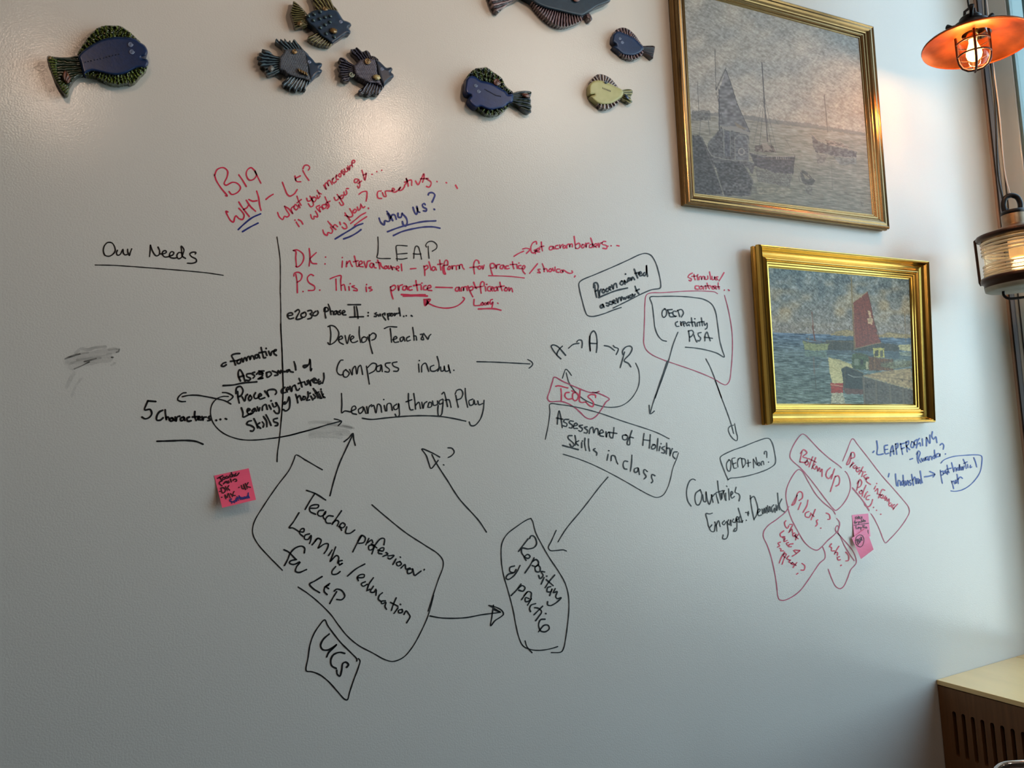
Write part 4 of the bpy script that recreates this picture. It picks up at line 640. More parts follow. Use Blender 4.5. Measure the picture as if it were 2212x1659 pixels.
M_GLZ = mat('glazed_ceramic', rough=.24, coat=.5, attr=True, bump=('noise', 260, .12, .002)); M_BODY = mat('satin_glazed_ceramic', rough=.32, spec=.3, coat=.1, attr=True, bump=('noise', 200, .10, .002)); M_SCALE = mat('scaled_ceramic', rough=.45, spec=.3, coat=.1, attr=True, bump=('noise', 260, .2, .002))
M_KNOB = mat('gold_lustre_glaze', srgb(150, 118, 72), rough=.2, metal=.35, coat=.5, var=(200, .5)); M_SHELLW = mat('pale_shell_glaze', srgb(158, 162, 140), rough=.25, coat=.5, var=(200, .4)); M_SHELLB = mat('brown_shell_glaze', srgb(120, 74, 62), rough=.18, coat=.6, var=(200, .5))
M_EYE = mat('incised_eye', srgb(140, 152, 178), rough=.35)
def coil(name, c, x, y, r, z, m, parent, turns=2.2, thick=None):
    """a small clay spiral standing on the fish"""
    q = crop(c, [(x, y)])[0]; R = r/c[2]; sc = 1.25e-3; n = int(turns*14); P = []; rad = []; t = thick or R*.22
    for i in range(n+1):
        u = i/n; a = u*turns*2*math.pi; rr = R*(1-u*.93)*.8
        P.append(on_wall([(q[0]+rr*math.cos(a), q[1]+rr*math.sin(a))], (z+u*t*sc*.8)*ZS)[0]); rad.append(t*sc*(1-.35*u))
    return tube(name, P, rad, m, parent, 6)
def eye(c, x, y, r, z, parent): return coil('eye', c, x, y, r*1.05, z-.0024, M_EYE, parent, 2.3, .62)
def bead(name, c, x, y, rx, ry, z, m, parent, ribs=0, hgt=.006, ang=0):
    q = crop(c, [(x, y)])[0]; V, Fc = [], []; n, k = 18, 6
    for j in range(k+1):
        f = math.cos(j/k*math.pi/2); hh = math.sin(j/k*math.pi/2)
        for i in range(n):
            a = 2*math.pi*i/n; w = 1+(.12*math.cos(a*ribs) if ribs else 0)
            px_, py_ = rx/c[2]*f*w*math.cos(a), ry/c[2]*f*w*math.sin(a); ca, sa = math.cos(ang), math.sin(ang)
            V.append(on_wall([(q[0]+px_*ca-py_*sa, q[1]+px_*sa+py_*ca)], (z+hh*hgt)*ZS)[0])
    for j in range(k):
        for i in range(n): Fc.append((j*n+i, j*n+(i+1) % n, (j+1)*n+(i+1) % n, (j+1)*n+i))
    return mesh(name, V, Fc, m, parent, True)
def pl(s): v = list(map(float, s.split())); return list(zip(v[::2], v[1::2]))
def fish(label, c, ctr): return thing('ceramic_fish', label, 'ceramic fish', on_wall(crop(c, [ctr]))[0], 'ceramic fish hung on the wall')
BLUE = srgb(22, 44, 82); BLUE2 = srgb(12, 30, 52); GRN = srgb(96, 112, 36); GRN2 = srgb(28, 38, 16); TEAL = srgb(36, 56, 66)
c = (80, 40, 7.9)
f = fish('large blue flatfish with green fins, alone at the upper left', c, (1200, 650))
relief('tail_fin', c, pl("790 960 700 975 640 1030 590 1100 540 1200 520 1290 460 1280 360 1130 290 1010 240 880 200 760 165 690 180 640 250 645 400 660 550 660 690 640 740 700 790 850"), .010, .004, 3, srgb(38, 54, 50), GRN2, M_GLZ, f, (1300, 800, 60, .0012))
relief('fin_border', c, pl("165 690 180 640 250 645 330 700 340 830 350 950 420 1040 500 1120 545 1180 520 1290 460 1280 360 1130 290 1010 240 880 200 760"), .013, .004, 3, GRN, GRN2, M_GLZ, f, (900, 800, 90, .0012), wob=.3)
relief('dorsal_fin', c, pl("690 610 720 540 800 420 880 310 960 220 1050 150 1180 118 1300 118 1430 130 1530 190 1620 260 1700 340 1760 400 1700 420 1400 400 1100 440 800 600"), .010, .005, 3, GRN, GRN2, M_GLZ, f, (1250, 700, 40, .0005), wob=.35, bumpy=.005, step=1.3)
relief('ventral_fin', c, pl("860 860 950 860 1100 900 1300 930 1450 930 1560 890 1680 820 1800 800 1885 790 1870 870 1800 950 1720 1040 1640 1110 1520 1110 1380 1130 1240 1110 1100 1050 980 990 880 975 800 955"), .010, .005, 3, GRN, GRN2, M_GLZ, f, (1350, 500, 60, .0006), wob=.35, bumpy=.004, step=1.3)
relief('body', c, pl("690 640 760 560 880 470 1000 400 1140 340 1300 312 1450 310 1600 322 1690 352 1760 405 1840 460 1885 540 1888 600 1850 645 1785 662 1800 682 1870 690 1903 740 1890 800 1850 835 1700 850 1600 900 1500 945 1400 970 1250 965 1100 930 950 900 870 920 800 958 760 880 730 760"), .013, .009, 5, BLUE, BLUE2, M_BODY, f, step=1.8)
eye(c, 1595, 440, 52, .023, f); eye(c, 1618, 565, 52, .023, f)
for k in range(12): bead('lateral_dot', c, 820+k*52, 745-k*12-(k > 6)*4, 12, 9, .0199, mat('dark_pit', srgb(14, 20, 40), rough=.3) if k == 0 else bpy.data.materials['dark_pit'], f, hgt=.001)
relief('shell', c, pl("475 870 530 930 572 1020 520 1105 450 1050 425 980"), .017, .006, 4, srgb(128, 76, 52), srgb(70, 40, 34), M_GLZ, f, (475, 1110, 14, .001), step=1.2)
bead('knob', c, 215, 672, 42, 36, .015, M_KNOB, f); 
for x, y in ((400, 962), (375, 1015), (380, 1065)): bead('knob', c, x, y, 30, 16, .017, M_SHELLW, f, hgt=.004)
for k, (x, y) in enumerate(((1145, 255), (1275, 240), (1050, 318), (963, 360), (882, 435), (1205, 210))): bead('knob', c, x, y, 18, 16, .015, M_SHELLW if k % 2 else M_KNOB, f, hgt=.003)
c = (540, 0, 6.9125)
OLV = srgb(136, 130, 84); OLV2 = srgb(34, 30, 20); SLATE = srgb(40, 60, 82); SLATE2 = srgb(28, 38, 48)
f = fish('topmost fish of the trio, slate blue with olive fins and raised drops', c, (1150, 350))
relief('tail_fin', c, pl("840 190 740 80 650 15 635 80 605 170 620 240 650 330 680 415 760 405 850 390 890 350 870 240"), .010, .004, 3, OLV, OLV2, M_GLZ, f, (1150, 260, 90, .0014), step=1.2)
relief('dorsal_fin', c, pl("975 170 960 70 915 -60 1000 -110 1120 -100 1190 -40 1240 70 1310 165 1200 190 1100 180"), .010, .004, 3, OLV, OLV2, M_GLZ, f, (1500, 700, 110, .0014), step=1.2)
relief('ventral_fin', c, pl("1010 480 930 520 860 560 900 610 1000 660 1110 685 1200 690 1260 640 1300 600 1150 540"), .010, .004, 3, OLV, OLV2, M_GLZ, f, (1500, 250, 90, .0014), step=1.2)
relief('body', c, pl("840 230 900 180 975 150 1100 140 1200 140 1300 160 1350 230 1400 300 1450 318 1500 345 1512 385 1475 415 1500 460 1500 500 1440 510 1380 550 1280 620 1230 655 1150 600 1050 530 1000 470 930 400 870 350 835 290"), .013, .007, 5, SLATE, SLATE2, M_BODY, f)
eye(c, 1355, 322, 32, .0205, f); coil('spiral_shell', c, 1120, 130, 46, .0165, M_KNOB, f); bead('fan_shell', c, 1245, 460, 62, 46, .018, M_KNOB, f, 9, .006, .3); bead('snail_shell', c, 745, 350, 46, 38, .014, M_KNOB, f, 5)
M_DROP = mat('raised_drop', srgb(58, 76, 80), rough=.2, coat=.5)
for x, y in ((960, 210), (875, 237), (1052, 172), (1125, 255), (1202, 240), (950, 302), (1046, 277), (1196, 326), (1056, 410), (1126, 366), (1140, 500), (1260, 550)): bead('drop', c, x, y, 30, 24, .0185, M_DROP, f, hgt=.0035, ang=.7)
GB = srgb(96, 120, 132); GB2 = srgb(22, 30, 40)
f = fish('left fish of the trio, blue-grey with scales and jagged fins', c, (650, 950))
relief('tail_fin', c, pl("470 850 350 820 290 760 180 735 215 775 140 790 180 830 110 840 170 880 120 920 170 945 150 990 215 1010 225 1060 270 1130 340 1110 440 1070 480 950"), .010, .004, 2.5, GB, GB2, M_GLZ, f, (700, 930, 62, .0013), step=1.2)
relief('dorsal_fin', c, pl("520 790 480 700 375 620 395 575 440 615 455 580 510 615 515 575 565 625 595 600 620 635 655 585 720 650 780 720 840 800 700 830"), .010, .004, 2.5, GB, GB2, M_GLZ, f, (1000, 1150, 100, .0013), step=1.2)
relief('ventral_fin', c, pl("600 1110 540 1180 475 1250 520 1290 560 1285 600 1335 630 1305 690 1365 720 1315 770 1345 790 1315 830 1355 840 1300 880 1260 930 1200 760 1130"), .010, .004, 2.5, srgb(104, 128, 144), GB2, M_GLZ, f, (1050, 700, 95, .0013), step=1.2)
relief('body', c, pl("440 850 500 790 520 745 600 730 760 735 830 770 880 830 880 1000 890 1100 930 1190 900 1220 800 1185 650 1150 560 1110 500 1060 440 1040"), .013, .006, 5, srgb(50, 62, 78), srgb(134, 138, 142), M_SCALE, f, step=1.1, scales=5.0)
relief('head', c, pl("815 780 880 830 940 890 980 935 1040 935 1075 950 1070 990 1048 1020 1078 1050 1070 1080 1000 1120 950 1180 905 1210 880 1120 860 1000 830 900"), .0145, .006, 6, SLATE, SLATE2, M_BODY, f)
eye(c, 885, 922, 32, .0212, f); coil('spiral_shell', c, 665, 765, 46, .0195, M_KNOB, f); bead('snail_shell', c, 315, 1025, 48, 48, .014, mat('grey_shell', srgb(110, 108, 104), rough=.3, coat=.4), f, 4)
for k in range(4): bead('ribbed_shell', c, 735+k*36, 1050+k*18, 18, 38, .0185, M_KNOB, f, hgt=.005, ang=-.5)
NV = srgb(72, 74, 94); NV2 = srgb(12, 12, 22)
f = fish('right fish of the trio, dark navy with pale shells', c, (1750, 1050))
relief('tail_fin', c, pl("1570 980 1470 920 1400 865 1345 860 1325 890 1350 940 1315 990 1340 1050 1330 1100 1370 1140 1360 1180 1420 1225 1470 1220 1500 1165 1580 1130 1590 1050"), .010, .004, 3, NV, NV2, M_GLZ, f, (1750, 1080, 62, .0013), step=1.2)
relief('dorsal_fin', c, pl("1650 940 1570 850 1510 790 1505 735 1560 730 1590 705 1640 740 1680 770 1740 750 1790 790 1810 830 1860 840 1925 905 1800 950"), .010, .004, 3, NV, NV2, M_GLZ, f, (1950, 1200, 80, .0014), step=1.2)
relief('ventral_fin', c, pl("1730 1200 1700 1290 1620 1355 1640 1400 1680 1415 1720 1395 1760 1430 1800 1425 1840 1400 1880 1420 1920 1415 1960 1360 2005 1285 1900 1220"), .010, .004, 3, NV, NV2, M_GLZ, f, (2000, 900, 70, .0014), step=1.2)
relief('body', c, pl("1545 980 1600 940 1640 900 1760 880 1860 895 1900 960 1910 1100 1980 1290 1880 1250 1780 1240 1700 1200 1620 1160 1560 1080"), .013, .006, 5, srgb(48, 50, 70), srgb(150, 146, 154), M_SCALE, f, step=1.1, scales=4.2)
relief('head', c, pl("1870 900 1920 908 1980 960 2040 1010 2110 1005 2128 1040 2108 1075 2140 1110 2145 1150 2100 1180 2050 1230 1995 1292 1960 1230 1920 1120 1890 1000"), .0145, .006, 6, srgb(44, 56, 74), SLATE2, M_BODY, f)
eye(c, 1972, 1028, 32, .0212, f); coil('spiral_shell', c, 1755, 910, 56, .0195, M_KNOB, f); coil('snail_shell', c, 1515, 1112, 52, .014, M_SHELLW, f, 1.6); bead('fan_shell', c, 1892, 1155, 60, 44, .018, mat('cream_shell', srgb(176, 160, 112), rough=.25, coat=.5), f, 7, .006, .2)
for x, y in ((1560, 778), (1690, 1360), (1790, 1380), (1893, 1372), (1372, 900), (1385, 1020), (1415, 1170)): coil('ring', c, x, y, 26, .0145, mat('ring_glaze', srgb(84, 80, 96), rough=.2, coat=.5) if x == 1560 else bpy.data.materials['ring_glaze'], f, 1.0, .5)
c = (980, 130, 11.06)
f = fish('round blue fish with bubbly green fins, facing left in the middle', c, (900, 700))
relief('tail_fin', c, pl("1380 790 1500 750 1620 730 1740 730 1860 760 1850 830 1830 900 1850 960 1840 1040 1865 1110 1850 1180 1855 1250 1790 1270 1680 1210 1560 1120 1450 1040 1380 1000"), .010, .005, 3, srgb(42, 60, 80), GRN2, M_GLZ, f, (1000, 900, 50, .0014), step=1.2)
relief('dorsal_fin', c, pl("300 430 350 340 440 250 540 190 660 180 760 165 860 210 930 270 1010 320 1100 380 1180 470 1220 570 1290 660 1420 770 1290 830 1100 730 900 620 700 540 500 450"), .010, .006, 3, srgb(84, 102, 46), srgb(18, 26, 30), M_GLZ, f, (800, 800, 26, .0006), step=1.1, wob=.25, bumpy=.006)
relief('ventral_fin', c, pl("500 1110 620 1190 740 1280 850 1320 980 1320 1110 1290 1230 1200 1310 1110 1350 1040 1200 1050 1000 1100 800 1100 640 1060"), .010, .006, 3, srgb(84, 102, 46), srgb(18, 26, 30), M_GLZ, f, (900, 700, 30, .0006), step=1.1, wob=.25, bumpy=.006)
relief('body', c, pl("290 450 380 370 520 390 650 480 800 510 950 560 1100 650 1250 740 1300 810 1400 800 1430 900 1400 1010 1320 1030 1250 1100 1180 1140 1000 1180 880 1200 750 1170 640 1120 520 1140 430 1080 355 970 370 880 405 850 310 810 265 720 275 580"), .014, .009, 5, srgb(20, 44, 94), BLUE2, M_BODY, f, step=1.6)
eye(c, 528, 605, 52, .0235, f); eye(c, 598, 742, 52, .0235, f); coil('spiral_shell', c, 1030, 520, 100, .019, M_SHELLB, f, 2.4); bead('fan_shell', c, 1720, 840, 100, 55, .015, M_SHELLB, f, 9, .007, .3)
for k in range(13): bead('lateral_slot', c, 755+k*31, 700+k*17-(k > 8)*(k-8)*10, 6, 20, .0209, bpy.data.materials['dark_pit'], f, hgt=.0008, ang=-.4)
for x, y in ((820, 250), (700, 330), (580, 280), (850, 380), (760, 440), (960, 420), (1090, 1200), (860, 1260), (1000, 1240)): coil('bubble_ring', c, x, y, 42, .0165, mat('bubble_glaze', srgb(58, 74, 54), rough=.12, coat=.8) if x == 820 else bpy.data.materials['bubble_glaze'], f, 1.0, 1.0)
c = (1040, 0, 5.53)
PUR = srgb(146, 120, 122); PUR2 = srgb(20, 16, 30)
f = fish('biggest fish, dark teal with ribbed purple fin, cut by the top edge', c, (1000, 0))
relief('tail_fin', c, pl("90 -60 110 0 140 80 195 155 250 110 330 40 420 0 470 -60 400 -120 250 -140"), .012, .005, 3, PUR, PUR2, M_GLZ, f, (700, -100, 60, .0018), step=1.2)
relief('ventral_fin', c, pl("580 0 680 130 780 230 860 290 950 320 1030 318 1140 280 1210 240 1205 180 1100 140 900 80 700 0"), .012, .006, 3, PUR, PUR2, M_GLZ, f, (1000, -260, 96, .0018), step=1.2, wob=.2)
relief('dorsal_fin', c, pl("560 -120 700 -300 900 -400 1150 -400 1350 -300 1250 -250 900 -280 700 -160"), .012, .006, 3, PUR, PUR2, M_GLZ, f, (1000, 0, 120, .0018), step=2)
relief('pelvic_fin', c, pl("1240 165 1290 160 1325 225 1312 250 1270 225"), .012, .005, 2, PUR, PUR2, M_GLZ, f, (1240, 100, 40, .001), step=1.2)
relief('body', c, pl("420 -90 500 -50 590 0 650 50 760 100 880 130 1000 160 1110 185 1200 195 1290 150 1380 90 1480 50 1535 20 1540 -40 1500 -120 1420 -220 1250 -300 1000 -310 780 -260 600 -170"), .016, .010, 5, srgb(38, 56, 70), srgb(24, 38, 52), M_BODY, f, step=2.2)
coil('spiral_shell', c, 1130, -30, 60, .026, M_SHELLB, f)
f = fish('small blue fish with purple ribbed fins, next to the big painting', c, (1750, 520))
relief('tail_fin', c, pl("1915 550 1990 545 2070 552 2068 600 2058 650 2045 705 1990 660 1920 600"), .009, .004, 2.5, srgb(70, 60, 70), PUR2, M_GLZ, f, (1800, 560, 46, .0012), step=1.0)
relief('dorsal_fin', c, pl("1575 410 1590 370 1630 340 1700 328 1760 350 1830 410 1880 480 1935 560 1850 520 1700 430"), .009, .005, 2.5, PUR, PUR2, M_GLZ, f, (1750, 540, 34, .0014), step=1.0, wob=.2)
relief('ventral_fin', c, pl("1620 600 1700 680 1800 712 1880 690 1935 640 1935 570 1850 610 1740 630"), .009, .005, 2.5, PUR, PUR2, M_GLZ, f, (1750, 500, 34, .0014), step=1.0, wob=.2)
relief('body', c, pl("1572 410 1620 370 1720 398 1830 450 1900 520 1935 560 1932 600 1890 640 1820 665 1750 665 1680 650 1620 600 1570 560 1605 538 1565 500"), .011, .007, 5, srgb(34, 54, 88), srgb(20, 36, 58), M_BODY, f)
eye(c, 1655, 458, 20, .0185, f); eye(c, 1683, 505, 22, .0185, f)
coil('spiral_shell', c, 1783, 415, 22, .015, M_SHELLB, f)
f = fish('small yellow-green fish with dark striped fins, below the small blue fish', c, (1500, 1100))
YG = srgb(180, 178, 126); YG2 = srgb(154, 154, 102)
relief('tail_fin', c, pl("1640 1090 1720 1065 1800 1075 1806 1120 1782 1160 1802 1220 1770 1237 1700 1190 1650 1160"), .009, .004, 2.5, YG, srgb(70, 74, 40), M_GLZ, f, (1560, 1110, 40, .0012), step=1.0)
relief('dorsal_fin', c, pl("1290 1030 1300 980 1330 930 1400 885 1480 900 1560 950 1635 1060 1540 1040 1450 1000 1360 1000"), .009, .004, 2.5, srgb(190, 178, 170), srgb(38, 22, 34), M_GLZ, f, (1460, 1090, 30, .0014), step=1.0, wob=.2)
relief('ventral_fin', c, pl("1370 1210 1420 1290 1500 1303 1590 1270 1660 1185 1600 1180 1500 1220"), .009, .004, 2.5, srgb(190, 178, 170), srgb(38, 22, 34), M_GLZ, f, (1480, 1050, 32, .0014), step=1.0, wob=.2)
relief('body', c, pl("1282 1050 1290 1010 1330 970 1400 955 1500 980 1600 1030 1690 1085 1690 1150 1640 1190 1560 1236 1460 1250 1380 1232 1320 1180 1300 1150 1345 1130 1290 1125"), .011, .006, 5, YG, YG2, M_BODY, f)
eye(c, 1355, 1038, 18, .017, f); eye(c, 1385, 1083, 18, .017, f)
coil('spiral_shell', c, 1487, 977, 28, .016, mat('blue_glaze', srgb(40, 60, 88), rough=.15, coat=.6), f, 1.6); bead('leaf', c, 1735, 1155, 40, 18, .013, bpy.data.materials['blue_glaze'], f, ang=.9)
for k in range(7): bead('lateral_slot', c, 1450+k*15, 1052+k*6, 4, 11, .0155, mat('brown_pit', srgb(50, 46, 24), rough=.3) if k == 0 else bpy.data.materials['brown_pit'], f, hgt=.0006)
# ================================================================ THE TWO PAINTINGS
def gold(name, a, rough, var): 
    return mat(name, a, rough=rough, metal=1.0, bump=('noise', 120, .03, .002), var=(var, .14))
M_BRONZE = gold('bronze_gilding', srgb(136, 108, 70), .26, 25); M_GOLD = gold('bright_gilding', srgb(204, 164, 82), .21, 18)
def frame(label, outer, inner, prof, lean, m, canvas, ctr_label, grp, cd, rail_labels=None):
    """outer / inner: photo corners tl tr br bl of the frame's face and of its sight edge; prof: (u, height off the wall); lean: how far the top stands out"""
    dF = max(h for u, h in prof[:8]); ln = [lean, lean, 0, 0]
    O = np.array([on_wall([outer[i]], dF+ln[i])[0] for i in range(4)]); I = np.array([on_wall([inner[i]], cd+ln[i])[0] for i in range(4)])
    rings = []
    for u, h in prof:
        r = O*(1-u)+I*u; r[:, 1] = [-(h+ln[i]) for i in range(4)]; rings.append(r)
    t = thing('painting', label, 'painting', O.mean(0), grp)
    for i in range(4):
        V, Fc = [], []; j = (i+1) % 4
        for r in rings: V += [r[i], r[j]]
        for k in range(len(rings)-1): Fc.append((2*k, 2*k+1, 2*k+3, 2*k+2))
        V += [rings[-1][i]*[1, 0, 1]+[0, -.002-ln[i], 0], rings[-1][j]*[1, 0, 1]+[0, -.002-ln[j], 0]]; k = len(V)-4
        Fc += [(k, k+1, k+3, k+2), (0, 1, k+3, k+2), tuple([2*q for q in range(len(rings))]+[k+2]), tuple([2*q+1 for q in range(len(rings))]+[k+3])[::-1]]
        o = mesh('frame_rail', V, Fc, m, t)
    NU, NV_ = 330, 270
    C = I.copy(); C[:, 1] = [-(cd-.003+ln[i]) for i in range(4)]
    u, v = np.meshgrid(np.linspace(-.01, 1.01, NU), np.linspace(-.01, 1.01, NV_)); u = u.ravel()[:, None]; v = v.ravel()[:, None]
    P = (C[0]*(1-u)+C[1]*u)*(1-v)+(C[3]*(1-u)+C[2]*u)*v
    px = to_px(P); col = canvas(px, u[:, 0], v[:, 0])
    Fc = [(j*NU+i, j*NU+i+1, (j+1)*NU+i+1, (j+1)*NU+i) for j in range(NV_-1) for i in range(NU-1)]
    col = np.where(col <= .04045, col/12.92, ((np.clip(col, 0, 1)+.055)/1.055)**2.4)
    mesh('canvas', P, Fc, M_OIL, t, True, col)
    return t
M_OIL = mat('oil_paint', rough=.5, spec=.35, attr=True, bump=('noise', 130, .35, .002, (.6, 1, 1)), bump2=('noise', 330, .12, .0015))
def vnoise(x, y, seed=0):
    """smooth value noise on arrays"""
    xi = np.floor(x).astype(int); yi = np.floor(y).astype(int); fx = x-xi; fy = y-yi; fx = fx*fx*(3-2*fx); fy = fy*fy*(3-2*fy)
    def hsh(a, b): n = (a*374761393+b*668265263+seed*974634777) & 0xffffffff; n = ((n ^ (n >> 13))*1274126177) & 0xffffffff; return ((n ^ (n >> 16)) & 0xffff)/65535.0
    return (hsh(xi, yi)*(1-fx)+hsh(xi+1, yi)*fx)*(1-fy)+(hsh(xi, yi+1)*(1-fx)+hsh(xi+1, yi+1)*fx)*fy
class Paint:
    def __init__(s, X, Y): s.X, s.Y = X, Y; s.c = np.zeros((len(X), 3)); s.P = np.stack([X, Y], 1)
    def mixm(s, m, col, a=1.0): m = (m*a)[:, None]; s.c = s.c*(1-m)+np.array(col)/255*m
    def poly(s, pts, col, a=1.0, tex=.0, sc=12, soft=0):
        q = np.array(pl(pts)); lo = q.min(0)-4; hi = q.max(0)+4
        k = np.where((s.X > lo[0]) & (s.X < hi[0]) & (s.Y > lo[1]) & (s.Y < hi[1]))[0]
        if not len(k): return
        P = s.P[k]+np.stack([vnoise(s.X[k]/9, s.Y[k]/9, 3)-.5, vnoise(s.X[k]/9, s.Y[k]/9, 4)-.5], 1)*8
        m = inside(P, q)*a
        c = np.array(col)/255*(1+(vnoise(s.X[k]/sc, s.Y[k]/(sc*.6), 5)[:, None]-.5)*2*tex)
        s.c[k] = s.c[k]*(1-m[:, None])+c*m[:, None]
    def line(s, pts, w, col, a=1.0):
        q = np.array(pl(pts))
        for i in range(len(q)-1):
            A, B = q[i], q[i+1]; lo = np.minimum(A, B)-w; hi = np.maximum(A, B)+w
            k = np.where((s.X > lo[0]) & (s.X < hi[0]) & (s.Y > lo[1]) & (s.Y < hi[1]))[0]
            if not len(k): continue
            ab = B-A; t = np.clip(((s.P[k]-A)@ab)/max(ab@ab, 1e-9), 0, 1); d = np.linalg.norm(s.P[k]-(A+t[:, None]*ab), axis=1)
            m = np.clip((w/2+.8-d)/1.6, 0, 1)*a*(.6+.4*vnoise(s.X[k]/7, s.Y[k]/7, 9))
            s.c[k] = s.c[k]*(1-m[:, None])+np.array(col)/255*m[:, None]
def lerpc(a, b, t): return np.array(a)/255*(1-t[:, None])+np.array(b)/255*t[:, None]
def strokes_tex(p, amp, sx, sy, ang, seed):
    ca, sa = math.cos(ang), math.sin(ang); x = p.X*ca+p.Y*sa; y = -p.X*sa+p.Y*ca
    n = vnoise(x/sx, y/sy, seed)+.5*vnoise(x/sx*2.1, y/sy*2.1, seed+1)-.75
    return n*amp
def harbour_mist(px, u, v):
    p = Paint((px[:, 0]-1430)*3.19, px[:, 1]*3.19); X, Y = p.X, p.Y
    t = np.clip(Y/900, 0, 1); p.c = lerpc((136, 140, 136), (158, 150, 140), t)
    w = np.clip(vnoise(X/180+Y/400, Y/120, 1)*1.8-.6, 0, 1); p.mixm(w, (128, 134, 136), .6)
    w = np.clip(vnoise(X/120, Y/90+X/300, 8)*2-1, 0, 1); p.mixm(w, (172, 164, 150), .5)
    p.mixm(np.clip((X-900)/500, 0, 1)*np.clip(1-Y/520, 0, 1), (112, 130, 136), .6)
    hz = 772+(X-210)*.122
    p.mixm(np.clip(1-abs(Y-hz+40)/70, 0, 1), (166, 156, 140), .45)
    p.c += (strokes_tex(p, .10, 22, 8, .5, 20)+strokes_tex(p, .08, 14, 6, -.6, 24))[:, None]
    sea = np.clip((Y-hz)/3, 0, 1); ss = lerpc((140, 138, 128), (120, 122, 108), np.clip((Y-hz)/450, 0, 1))
    ss = ss+(strokes_tex(p, .14, 40, 6, .1, 30))[:, None]; p.c = p.c*(1-sea[:, None])+ss*sea[:, None]
    p.poly("210 768 540 790 640 800 800 830 1000 848 1400 915 1400 935 1000 880 640 835 540 812 210 790", (104, 108, 112), .6)
    DK = (78, 82, 86); MD = (98, 100, 102)
    p.poly("205 760 330 762 335 830 205 830", MD, .7, .3); p.line("245 560 255 765", 4, DK, .8); p.line("215 785 330 770", 5, (130, 130, 126), .7)
    p.line("265 830 258 940", 4, MD); p.line("320 830 330 930", 4, MD)
    p.poly("205 935 270 935 330 1060 420 1340 205 1340", (74, 78, 82), .9, .3); p.line("270 940 425 1330", 7, (110, 112, 112), .7); p.line("230 940 225 1330", 6, (92, 94, 96), .6)
    p.poly("320 980 390 900 420 860 600 890 600 1110 640 1130 560 1150 360 1100 310 1010", (88, 92, 98), .85, .3)
    p.poly("438 480 470 560 520 720 608 912 500 880 392 868 390 640", (108, 110, 116), .9, .22, 20); p.line("438 478 470 560 520 720 606 910", 4, (70, 72, 78)); p.poly("500 840 600 900 520 880", (140, 122, 96), .6)
    p.line("365 340 372 620", 5, (84, 86, 92)); p.line("372 620 440 470", 7, (84, 86, 92)); p.line("392 620 395 900", 7, (76, 80, 86)); p.line("375 640 420 840", 3, DK)
    p.poly("415 868 500 870 605 912 600 935 500 905 415 890", (132, 132, 128)); p.poly("430 900 470 905 470 1080 430 1070", (92, 98, 108), .9, .2); p.line("425 895 428 1075", 6, (134, 136, 134)); p.line("470 900 472 1080", 4, (128, 130, 128))
    p.poly("500 935 560 925 592 960 600 1100 505 1100", (104, 108, 114), .9, .2); p.line("500 960 505 1100", 5, (134, 134, 130)); p.line("500 960 530 930 575 935 592 965 600 1100", 5, (134, 134, 130))
    for k in range(10):
        a0, a1 = k*.628, (k+1)*.628; p.line(f"{548+20*math.cos(a0)} {1045+22*math.sin(a0)} {548+20*math.cos(a1)} {1045+22*math.sin(a1)}", 7, (150, 148, 142))
    p.poly("310 1000 345 1070 430 1095 560 1120 650 1130 620 1200 560 1120 420 1180 360 1150", (92, 95, 98), .9, .25); p.line("310 1020 345 1075 440 1100 600 1110 650 1130", 6, (136, 136, 132))
    p.poly("360 1120 560 1120 630 1250 600 1350 430 1350", (78, 82, 86), .9, .3); p.line("555 1115 635 1270 605 1350", 5, (112, 114, 112)); p.poly("400 1250 620 1270 600 1340 430 1340", (92, 94, 96), .4, .4)
    p.poly("600 1050 760 1080 915 1078 905 1200 780 1190 640 1145 620 1085", (82, 84, 90), .92, .25); p.line("600 1050 700 1078 915 1078", 7, (140, 134, 130)); p.line("640 1090 900 1100", 4, (110, 96, 90)); p.line("915 1075 900 1205", 5, (60, 62, 66))
    for k in range(6): p.line(f"{790+k*15} 1082 {790+k*15} 1096", 3, (160, 156, 150))
    p.poly("640 1000 760 1000 790 1050 640 1045", (100, 90, 86), .8, .4); p.poly("690 990 720 985 760 1030 700 1040", (150, 140, 128), .7)
    p.line("688 430 702 660 728 975", 7, (76, 76, 82)); p.line("705 665 790 1035", 3, MD); p.line("700 665 630 990", 3, MD); p.line("705 660 670 1030", 3, DK); p.line("700 700 760 1040", 3, DK); p.line("690 660 600 920", 3, MD, .6)
    p.line("660 430 720 430", 3, MD, .6); p.line("760 780 800 860", 3, MD, .6); p.line("840 940 920 1080", 3, (110, 100, 96))
    p.poly("640 1160 900 1205 880 1290 660 1250", (88, 92, 96), .4, .5, 8); p.poly("480 1200 700 1320 600 1350 430 1350", (86, 88, 88), .3, .4)
    p.line("1118 655 1142 910", 6, (104, 96, 98)); p.poly("1032 925 1070 970 1150 1000 1345 1045 1340 1085 1200 1075 1060 1050 1040 1000", (98, 96, 98), .9, .25); p.line("1032 920 1070 965 1345 1040", 5, (146, 134, 124)); p.poly("1120 960 1230 985 1300 1020 1140 1000", (118, 104, 96), .8, .5)
    p.poly("1060 1060 1140 1070 1120 1120 1070 1130", (108, 100, 100), .55, .3); p.poly("1180 1080 1340 1090 1340 1130 1230 1140", (98, 106, 112), .5, .4)
    p.poly("958 1168 990 1180 1056 1245 1040 1278 975 1270 955 1215", (84, 88, 84), .95, .2); p.poly("965 1195 1010 1205 1035 1240 985 1230", (150, 144, 122), .6); p.line("965 1185 1030 1235", 4, (60, 62, 60)); p.line("910 1130 960 1180", 3, (110, 96, 88)); p.poly("975 1275 1040 1285 1030 1350 990 1330", (100, 102, 96), .5, .4)
